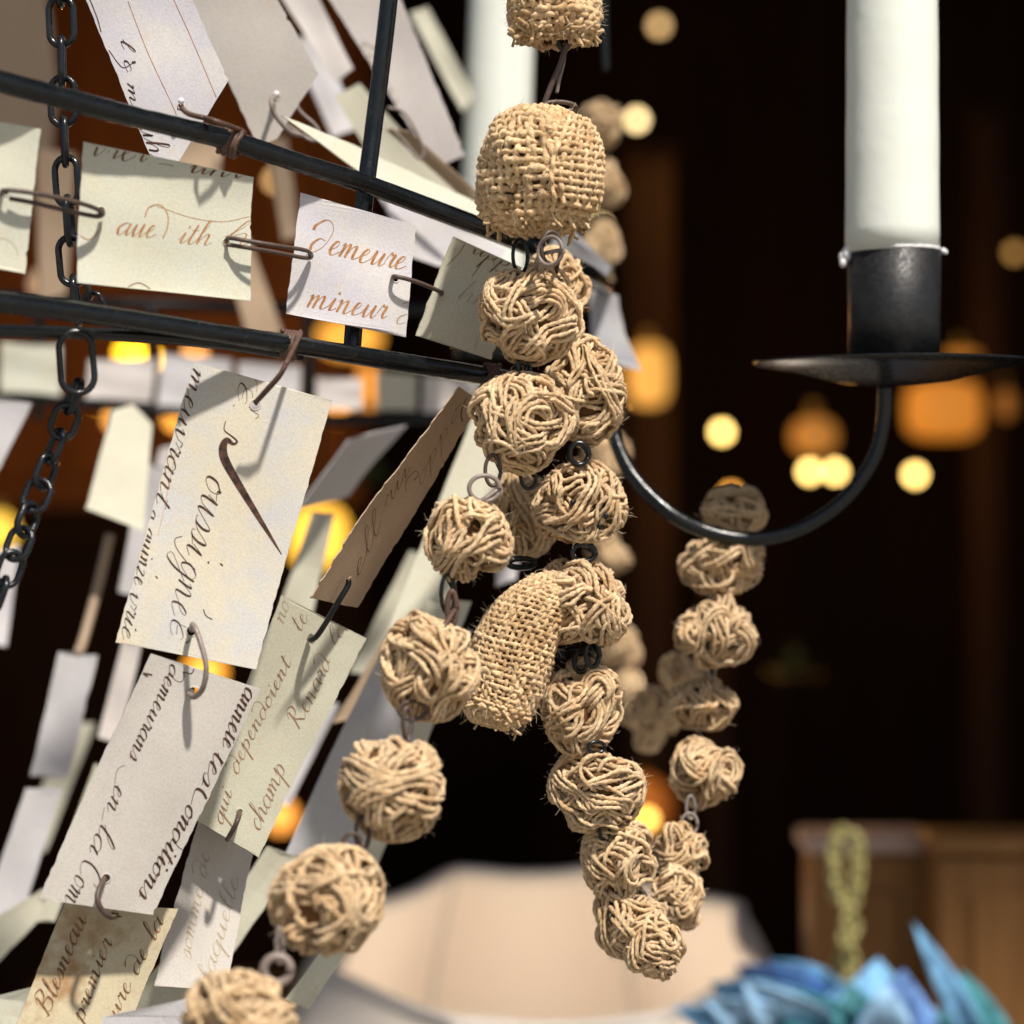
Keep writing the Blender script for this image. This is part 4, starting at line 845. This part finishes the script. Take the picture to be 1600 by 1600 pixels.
# ------------------------------------------------------------------ cord wound balls
def winding(seed, Rn, cd, layers=1.7, step=.6):
    """strands (mm) wound on a ball of outer radius ~Rn with cord diameter cd: later turns lie over earlier ones"""
    g = np.random.RandomState(seed); R0 = Rn - cd * 1.55
    D = np.zeros((0, 3)); H = np.zeros(0); strands = []; total = 0
    target = layers * 4 * math.pi * Rn * Rn / cd
    while total < target:
        ax = g.randn(3); ax /= np.linalg.norm(ax); bare = None
        if len(D) and g.rand() < .75:
            cand = g.randn(90, 3); cand /= np.linalg.norm(cand, axis=1)[:, None]
            bare = cand[((np.arccos(np.clip(cand @ D.T, -1, 1)) * Rn < cd * 1.1) * (H[None] - R0 + cd)).max(1).argmin()]
        u = np.cross(ax, [0.3, .5, .81]); u /= np.linalg.norm(u); v = np.cross(ax, u)
        late = total / target
        al = R(g.uniform(55, 90)) if g.rand() < (.75 - .4 * late) else R(g.uniform(17, 48))
        if bare is not None:
            q_ = np.cross(bare, g.randn(3)); q_ /= np.linalg.norm(q_); ax = bare * math.cos(al) + q_ * math.sin(al)
            u = np.cross(ax, [0.3, .5, .81]); u /= np.linalg.norm(u); v = np.cross(ax, u)
        nk = g.randint(1, 4) if late > .3 else g.randint(2, 5); ph0 = g.rand() * 6.28; sp = R(g.uniform(70, 230)) if late > .3 else R(g.uniform(200, 380))
        wob = g.uniform(-.3, .3) if late > .3 else g.uniform(-.12, .12); wf = g.uniform(1, 2.4); wp = g.rand() * 6
        batchD, batchH = [], []
        for k_ in range(nk):
            a_k = al + (k_ - nk / 2) * cd * 1.06 / Rn
            if a_k < R(9): continue
            n = max(10, int(sp * Rn * math.sin(a_k) / step)); ph = ph0 + np.linspace(0, sp, n) + g.uniform(-.15, .15)
            aa = a_k + wob * np.sin(wf * (ph - ph0) + wp) + .025 * np.sin(5 * ph + g.rand() * 6)
            d = np.cos(aa)[:, None] * ax + np.sin(aa)[:, None] * (np.cos(ph)[:, None] * u + np.sin(ph)[:, None] * v)
            h = np.full(n, R0 + cd * .35)
            if len(D):
                dot = np.clip(d @ D.T, -1, 1); ang = np.arccos(dot) * Rn
                c_ = np.where(ang < cd, H[None] + np.sqrt(np.maximum(cd ** 2 - ang ** 2, 0)) * .82, 0).max(1)
                h = np.maximum(h, c_)
            h = np.minimum(h, Rn + cd * 1.1)
            kk = np.exp(-np.linspace(-2, 2, 9) ** 2); kk /= kk.sum()
            hm = np.array([h[max(0, i - 1):i + 2].max() for i in range(n)])
            h = np.convolve(np.pad(hm, 4, 'edge'), kk, 'valid')
            m_ = min(7, n // 3); dv = np.linspace(0, 1, m_) ** .6
            h[:m_] = (R0 - cd * .6) * (1 - dv) + h[:m_] * dv; h[-m_:] = (R0 - cd * .6) * (1 - dv[::-1]) + h[-m_:] * dv[::-1]
            strands.append(d * h[:, None]); batchD.append(d); batchH.append(h); total += n * step
        if batchD: D = np.vstack([D] + batchD); H = np.concatenate([H] + batchH)
    return strands
WCACHE = {}
def hairs(g, surf, cen, n, lo, hi, r=.00004):
    parts = []
    for _ in range(n):
        i = g.randint(len(surf)); p = surf[i].copy(); nr = p - cen; nr /= np.linalg.norm(nr) + 1e-9
        d = nr * g.uniform(.1, 1.0) + g.randn(3) * .6; d /= np.linalg.norm(d); l = g.uniform(lo, hi); cu = g.randn(3) * .5
        pts = [p]
        for s in range(5):
            d = d + cu * .3; d /= np.linalg.norm(d); pts.append(pts[-1] + d * l / 5)
        parts.append(tube(np.array(pts), np.linspace(r, r * .4, 6) * g.uniform(.6, 1.5), 3, caps=False))
    return join(parts)
JB = 'jute cord balls strung on wire'
def ball(px, py, rx, ry, Y, label, variant, m_=None, cord=7.9, tilt=0, detail=1.0, sides=8, group=JB, hair=70, eyes=True, lay=2.15, lump=1.0):
    k = K * Y * 1000; a, b = rx * k, ry * k; Rn = (a + b) / 2; cd = cord * K * .745 * 1000 if detail >= .9 else cord * K * .9 * 1000
    c = np.array(list(P(px, py, Y)))
    S = winding(variant * 13 + 5, Rn - cd * .15, cd, lay, .68 / detail)
    g = np.random.RandomState(variant + 100); ph = g.rand(9) * 6.28
    ct_, st_ = math.cos(tilt), math.sin(tilt)
    def deform(q):
        q = q.copy(); l = np.linalg.norm(q, axis=1, keepdims=True); d = q / (l + 1e-9)
        bump_ = 1 + lump * .032 * np.sin(3 * d[:, 0:1] + ph[0] + 2 * d[:, 2:3]) + lump * .028 * np.sin(4.5 * d[:, 2:3] + ph[1]) * np.cos(3 * d[:, 1:2] + ph[2])
        q = q * bump_ * np.array([a / Rn, 1.0 * min(1.05, max(.9, a / Rn)), b / Rn])
        x, z = q[:, 0].copy(), q[:, 2].copy(); q[:, 0] = ct_ * x + st_ * z; q[:, 2] = -st_ * x + ct_ * z
        return q
    parts = []; surf = []
    for i, s in enumerate(S):
        q = deform(s) / 1000
        rr = cd / 2000 * g.uniform(.86, 1.1) * (1 + .13 * np.convolve(g.randn(len(q) + 6), np.ones(7) / 3.5, 'valid')).clip(.72, 1.35)
        parts.append(tube(q, rr, sides, ply=.42, pitch=cd * 1.45, seed=g.rand(), caps=False)); surf.append(q[::4])
    v, f, at = join(parts)
    t = thing('jute_ball', label, 'jute ball', Vector(c), group)
    mk('cord_winding', v + c, f, m_ or M_JUTE, t, c, attr=at)
    # core
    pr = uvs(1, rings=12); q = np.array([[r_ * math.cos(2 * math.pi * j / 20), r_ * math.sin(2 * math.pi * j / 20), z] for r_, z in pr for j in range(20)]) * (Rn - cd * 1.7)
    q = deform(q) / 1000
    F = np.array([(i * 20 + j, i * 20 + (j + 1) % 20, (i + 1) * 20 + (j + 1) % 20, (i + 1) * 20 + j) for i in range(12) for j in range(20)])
    mk('core', q + c, F, M_SHADE_CORE, t, c)
    if hair:
        long_ = hair
        surf = np.vstack(surf); l = np.linalg.norm(surf, axis=1); surf = surf[l > np.percentile(l, 50)]
        v, f, at = join([hairs(g, surf, np.zeros(3), hair * 3, .0010, .0042, .00005), hairs(g, surf, np.zeros(3), 420, .0004, .0013, .00004)])
        o = mk('loose_fibres', v + c, f, M_HAIR, t, c); o['kind'] = 'stuff'
    return t
def eye(t, cx, cy, rx, ry, Y, yaw, shaft=None, m_=M_WIRE, r=.00062, open_=.0, ang0=0, name='wire_eye'):
    c = P(cx, cy, Y); k = K * Y; pts = []
    n = 22
    for i in range(n + 1):
        a = ang0 + (2 * math.pi - open_) * i / n
        x, z = math.cos(a) * rx * k, math.sin(a) * ry * k
        pts.append([c.x + x * math.cos(yaw), c.y + x * math.sin(yaw) + .0008 * i / n, c.z + z])
    if shaft: pts = pts + ptz(shaft)
    v, f, a = tube(smooth_path(pts, 3), r, 8)
    return mk(name, v, f, m_, t, t.location)

b_top = None
B = {}
B['b2'] = ball(830, 492, 77, 71, .742, 'smooth wound jute ball directly under the large woven bead', 1, cord=8.2, lay=2.2)
B['b3'] = ball(814, 659, 73, 71, .738, 'pale jute ball second below the woven bead', 2, cord=8.0)
B['b1b'] = ball(872, 452, 44, 62, .79, 'brown jute ball peeking out behind the first wound ball', 3, hair=60)
B['b4'] = ball(912, 612, 59, 80, .768, 'tall jute ball beside the pale one, against the white tag', 4, hair=110)
B['b6'] = ball(905, 788, 66, 65, .765, 'jute ball flecked with black between two dark rings', 5, M_SHADED_JUTE, hair=110)
B['b6b'] = ball(816, 806, 50, 64, .80, 'shaded jute ball tucked behind the flecked one', 6, M_SHADED_JUTE, hair=60)
B['b5'] = ball(726, 842, 65, 64, .715, 'topmost ball of the slanting left strand', 7, cord=8.5)
B['b7'] = ball(908, 944, 72, 64, .762, 'wide hairy jute ball above the dark knotted wire', 8, M_SHADED_JUTE, hair=130, cord=8.6)
B['b9'] = ball(912, 1104, 60, 70, .766, 'tapering jute ball below the dark knotted wire', 9, M_SHADED_JUTE, hair=110)
B['b10'] = ball(932, 1233, 68, 65, .766, 'loosely looped jute ball low in the centre strand', 10, M_SHADED_JUTE, hair=110)
B['b11'] = ball(968, 1342, 52, 62, .77, 'small jute ball above the bottom cluster', 11, M_SHADED_JUTE, hair=60, cord=8)
B['b12'] = ball(985, 1442, 54, 58, .772, 'left ball of the bottom cluster', 12, M_SHADED_JUTE, hair=60, cord=8)
B['b12b'] = ball(1024, 1482, 42, 50, .765, 'lowest jute ball of the bottom cluster', 13, M_SHADED_JUTE, hair=60, cord=8)
B['b13'] = ball(1056, 1404, 40, 46, .80, 'right ball of the bottom cluster against the lampshade', 14, M_SHADED_JUTE, hair=30, cord=8, sides=6)
B['b14'] = ball(1062, 1330, 42, 42, .81, 'small pale ball hanging from the wire ring on the right strand', 15, M_SHADED_JUTE, hair=30, cord=8, sides=6)
B['b15'] = ball(1103, 1207, 52, 51, .83, 'round shade-toned ball third from the bottom of the right strand', 16, M_SHADED_JUTE, hair=30, cord=8.4, sides=6)
B['b16'] = ball(1099, 1099, 47, 41, .85, 'small squarish ball in the middle of the right strand', 17, M_SHADED_JUTE, hair=30, cord=8, sides=6)
B['b17'] = ball(1119, 989, 57, 53, .84, 'largest ball of the right strand', 18, M_SHADED_JUTE, hair=30, cord=8.6, sides=6)
B['b18'] = ball(1130, 881, 63, 44, .85, 'wide flattened ball just below the candle arm', 19, M_SHADED_JUTE, hair=30, cord=8.4, sides=6)
B['b19'] = ball(1151, 798, 47, 38, .875, 'dark ball above the candle arm with an amber bulb behind', 20, M_SHADED_JUTE, hair=20, cord=8, sides=6)
B['b20'] = ball(671, 1041, 70, 80, .69, 'second ball of the slanting left strand', 21, cord=8.2)
B['b21'] = ball(612, 1226, 74, 80, .668, 'third ball of the slanting left strand', 22, cord=8.5)
B['b22'] = ball(513, 1409, 78, 82, .645, 'fourth ball of the slanting left strand', 23, cord=8.5)
B['b23'] = ball(370, 1604, 88, 78, .62, 'nearest ball, cut by the bottom edge', 24, cord=8.8)
for (px, py, rx, ry, Y, lb, vv) in [(940, 192, 30, 34, 1.15, 'blurred ball at the top of the back strand beside the woven bead', 25), (947, 286, 27, 34, 1.15, 'blurred ball of the back strand hugging the woven bead', 26), (938, 395, 28, 46, 1.12, 'blurred ball behind the yellow bulb', 27),
        (948, 712, 32, 40, 1.1, 'blurred ball behind the candle arm root', 28), (954, 866, 30, 30, 1.1, 'blurred ball right of the lower dark ring', 29), (970, 1012, 32, 34, 1.1, 'blurred squarish ball right of the wide hairy ball', 30), (984, 1080, 28, 28, 1.05, 'blurred ball right of the tapering ball', 31),
        (1016, 1124, 38, 44, .97, 'half blurred ball between the centre and right strands', 32), (1066, 1052, 34, 34, .94, 'half blurred ball behind the squarish one', 33)]:
    ball(px, py, rx, ry, Y, lb, vv, M_SHADED_JUTE, detail=.6, sides=5, hair=0, lump=.4, group='blurred jute balls of the back strand', cord=8)

# wire eyes (each a part of the ball it leaves)
E = eye
E(B['b2'], 862, 388, 18, 26, .722, .5, [(872, 410, .735), (868, 430, .742)])
E(B['b2'], 860, 392, 24, 22, .718, -.7, [(842, 400, .725), (838, 425, .735)], M_STEEL)
E(B['b2'], 813, 400, 14, 26, .745, .6, m_=M_IRON)
E(B['b2'], 818, 572, 15, 20, .738, .9, [(815, 545, .742)], M_IRON)
E(B['b3'], 812, 586, 17, 16, .742, -.5, [(800, 600, .742)], M_IRON)
E(B['b3'], 770, 735, 12, 24, .728, .2, [(772, 715, .735)], M_WIRE)
E(B['b5'], 757, 763, 25, 20, .716, .3, [(750, 785, .716)], M_STEEL, .0007)
E(B['b3'], 826, 742, 13, 22, .745, .3, [(832, 720, .745)], M_IRON, open_=1.6, ang0=1.2)
E(B['b4'], 905, 709, 15, 17, .757, .2, [(905, 690, .765)], M_IRON, .0009)
E(B['b6'], 912, 864, 18, 14, .757, .2, [(908, 850, .765), (902, 845, .765)], M_IRON, .0009)
E(B['b7'], 926, 1022, 12, 20, .757, .5, [(918, 1000, .765)], M_IRON, .0008)
E(B['b9'], 900, 1024, 26, 10, .768, .4, [(905, 1050, .768)], M_IRON, .0011)
E(B['b9'], 908, 1034, 12, 16, .760, -.5, [(908, 1060, .768)], M_IRON, .0008)
E(B['b9'], 932, 1168, 14, 9, .757, .4, m_=M_IRON)
E(B['b10'], 945, 1300, 9, 16, .762, .5, m_=M_IRON)
E(B['b15'], 1079, 1262, 7, 18, .82, .3, m_=M_STEEL)
E(B['b14'], 1077, 1288, 13, 17, .812, .2, m_=M_STEEL)
E(B['b5'], 700, 928, 12, 30, .708, .5, [(700, 905, .715)], M_IRON)
E(B['b20'], 706, 950, 7, 26, .698, .1, [(690, 985, .69)], M_RUST, .0008)
E(B['b20'], 645, 1110, 22, 14, .682, .2, [(670, 1100, .69)], M_WIRE)
E(B['b21'], 636, 1130, 9, 24, .676, .8, [(638, 1160, .67)], M_WIRE)
E(B['b21'], 566, 1302, 12, 26, .662, .6, [(575, 1285, .668)], M_WIRE)
E(B['b22'], 550, 1322, 16, 20, .655, .3, [(535, 1345, .65)], M_WIRE)
E(B['b23'], 433, 1516, 21, 21, .632, .1, m_=M_STEEL, r=.00125)
E(B['b22'], 437, 1478, 5, 28, .636, .3, [(450, 1450, .64)], M_STEEL)
E(B['b17'], 1112, 1046, 6, 14, .845, .3, m_=M_STEEL)
E(B['b18'], 1116, 934, 6, 12, .845, .3, m_=M_STEEL)
# black flecks on the flecked ball
gg = np.random.RandomState(4)
for (x_, y_) in ((893, 786), (935, 822), (944, 806)):
    q = P(x_, y_, .765) - Vector((0, .0125, 0)); lathe('dark_fleck', uvs(.0008, .0012, rings=6), q, M_IRON, B['b6'], 8, origin=B['b6'].location)

# ------------------------------------------------------------------ woven burlap beads
def woven(px, py, rx, ry, Y, label, nm, nr, tr, tilt=0, power=2.6, seed=0, bow=0.0, taper=0.0, fray=90, crease=True, patch=True, hair=260, ragged=True, name='woven_bead'):
    k = K * Y; a, b = rx * k, ry * k; c = np.array(list(P(px, py, Y))); g = np.random.RandomState(seed); ph = g.rand(12) * 6.28
    def S(th, z, off):
        # z in -1..1 along the axis
        rho = (1 - np.abs(z) ** power) ** (1 / power)
        lump = 1 + .045 * np.sin(2 * th + ph[0] + 2 * z) + .04 * np.sin(3 * th + ph[1]) * np.cos(2.5 * z + ph[2]) + .022 * np.sin(6 * th + ph[7] + 3 * z) * np.sin(4 * z + ph[8])
        r_ = a * rho * lump + off
        if crease:
            thc = -1.75 + .9 * z; dd = (th - thc + math.pi) % (2 * math.pi) - math.pi
            r_ = r_ - a * (.08 + .2 * (z < -.15) * np.clip((-.15 - z) * 4, 0, 1)) * np.exp(-(dd / .14) ** 2) * (z < .5)
        r_ = r_ * (1 - taper * np.clip(z, -1, 1))
        zz = b * z + off * z * .6
        x, y = r_ * np.cos(th) + bow * a * np.clip(z, 0, 1) ** 2, r_ * np.sin(th)
        ct_, st_ = math.cos(tilt), math.sin(tilt)
        return np.stack([ct_ * x + st_ * zz, y, -st_ * x + ct_ * zz], -1)
    amp = tr * .48; parts = []
    zs = np.sin(np.linspace(-1.32, 1.32, nr)) / math.sin(1.32) * .965 if power < 3 else np.linspace(-.95, .95, nr)
    zs = zs + g.randn(nr) * .004
    def patched(th, z): return 0
    for j, z0 in enumerate(zs):
        n = nm * 6; th = np.linspace(0, 2 * math.pi, n, endpoint=False)
        z = z0 + .012 * np.sin(3 * th + ph[3] + j * .3) + .02 * np.sin(th + ph[4]) + g.randn() * .003
        off = amp * np.cos(nm / 2 * th + math.pi * j) + tr * .35 * np.sin(5 * th + ph[6] + j) + g.randn() * tr * .2
        p = S(th, np.clip(z, -.985, .985), off)
        parts.append(tube(p, tr * g.uniform(.95, 1.4) * (1 + .16 * np.sin(th * g.randint(3, 9) + g.rand() * 6)), 8, closed=True, ply=.3, pitch=tr * 3600, seed=g.rand()))
    for i in range(nm):
        th0 = 2 * math.pi * i / nm; n = nr * 6; z = np.interp(np.linspace(0, nr - 1, n), np.arange(nr), zs)
        s = np.linspace(0, nr - 1, n)
        th = th0 + .06 * np.sin(2.2 * z + ph[5] + i * .25) + g.randn() * .03 + .02 * np.sin(7 * z + i)
        off = -amp * np.cos(math.pi * i + math.pi * s)
        lim = (np.abs(z) < .93) if i % 2 else np.abs(z) < .985
        p = S(th, z, off)[lim]
        parts.append(tube(p, tr * g.uniform(.9, 1.35), 8, ply=.3, pitch=tr * 3600, seed=g.rand(), caps=False))
    v, f, at = join(parts); t = thing(name, label, 'woven bead', Vector(c))
    mk('burlap_weave', v + c, f, M_BURLAP, t, c, attr=at)
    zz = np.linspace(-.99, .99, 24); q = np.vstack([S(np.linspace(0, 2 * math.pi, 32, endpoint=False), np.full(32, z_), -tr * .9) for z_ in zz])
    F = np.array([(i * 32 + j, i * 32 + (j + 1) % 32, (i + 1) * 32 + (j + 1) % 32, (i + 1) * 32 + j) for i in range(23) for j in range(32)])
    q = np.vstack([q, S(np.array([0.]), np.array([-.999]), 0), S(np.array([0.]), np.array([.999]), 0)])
    mk('core', q + c, F, M_SHADE_CORE, t, c)
    if patch:      # overlapping flap of cloth, weave on the bias
        parts = []; th_a, th_b = -1.35, .45; z_a, z_b = -.55, .78; m1, m2 = int((th_b - th_a) / (2 * math.pi) * nm * 1.12), int((z_b - z_a) / 2 * nr * 1.05)
        for j in range(m2):
            s = np.linspace(0, m1 - 1, m1 * 6); th = th_a + (th_b - th_a) * s / (m1 - 1) + .05 * math.sin(j * 1.1); z = z_a + (z_b - z_a) * j / (m2 - 1) + .05 * np.sin(th * 2) + g.randn() * .004; th = th + .55 * z * z + .2 * z + g.randn() * .05
            p = S(th, z, tr * 1.9 + amp * np.cos(math.pi * s + math.pi * j) - tr * 1.6 * np.clip(1 - np.minimum(s, m1 - 1 - s) / 1.0, 0, 1))
            parts.append(tube(p, tr * g.uniform(.9, 1.15), 7, ply=.25, pitch=tr * 3600, seed=g.rand()))
        for i in range(m1):
            s = np.linspace(0, m2 - 1, m2 * 6); z = z_a + (z_b - z_a) * s / (m2 - 1); th = th_a + (th_b - th_a) * i / (m1 - 1) + g.randn() * .01; z = z + .05 * np.sin(th * 2); th = th + .55 * z * z + .2 * z
            p = S(th, z, tr * 1.9 - amp * np.cos(math.pi * s + math.pi * i))
            parts.append(tube(p, tr * g.uniform(.75, 1.0), 7, ply=.25, pitch=tr * 3600, seed=g.rand()))
        v, f, at = join(parts); mk('burlap_flap', v + c, f, M_BURLAP, t, c, attr=at)
    if ragged:     # frayed knots of cloth at the lower end
        parts = []
        for _ in range(fray):
            th = g.uniform(-3.1, .2) if g.rand() < .8 else g.rand() * 6; z = -g.uniform(.72, .97); p0 = S(np.array([th]), np.array([z]), tr)[0]
            d = g.randn(3) * .7 + np.array([0, -.2, -.45]); d /= np.linalg.norm(d); l = g.uniform(.002, .006); cu = g.randn(3); pts = [p0 - d * .001]
            for s in range(7):
                d = d + cu * .25 + g.randn(3) * .1; d /= np.linalg.norm(d); pts.append(pts[-1] + d * l / 7)
            parts.append(tube(np.array(pts), tr * g.uniform(.45, .9), 6, ply=.3, pitch=tr * 3600, seed=g.rand()))
        v, f, at = join(parts); mk('frayed_end', v + c, f, M_BURLAP, t, c, attr=at)
    surf = S(g.rand(600) * 6.28, g.uniform(-.97, .97, 600), tr * 1.2)
    v, f, at = hairs(g, surf, np.zeros(3), hair * 2, .0010, .0042, .00005); o = mk('loose_fibres', v + c, f, M_HAIR, t, c); o['kind'] = 'stuff'
    return t
W1 = woven(840, 268, 90, 98, .738, 'large round bead of coarse woven burlap hanging at the hoop', 44, 20, .00094, seed=3, power=2.5)
W2 = woven(803, 1012, 59, 130, .757, 'long woven burlap bead leaning among the wound balls', 38, 36, .00066, tilt=R(16), seed=5, power=2.9, bow=.75, taper=.15, fray=22, patch=False, crease=False)
W0 = woven(866, 2, 70, 66, .74, 'ragged burlap bead cut by the top edge', 34, 14, .0009, seed=8, power=3.4, patch=False, hair=300)
E(W1, 875, 166, 26, 7, .735, .3, m_=M_WIRE, r=.0007)
E(W0, 880, 62, 9, 14, .735, .5, m_=M_IRON, r=.0009)
tag(wire('wire_link', ptz([(886, 66, .735), (876, 100, .735), (862, 132, .735), (850, 165, .735), (848, 185, .736)]), .0009, M_WIRE), 'brown wire from the ragged top bead to the round woven bead', 'wire')
tag(wire('wire_link', ptz([(884, 70, .737), (880, 100, .737), (874, 124, .737), (870, 145, .737)]), .0006, M_STEEL), 'cut wire end beside the wire above the round woven bead', 'wire')
E(W2, 803, 1134, 13, 9, .752, .3, m_=M_WIRE, r=.0008)
E(W2, 815, 880, 22, 7, .775, .3, m_=M_IRON, r=.0010)
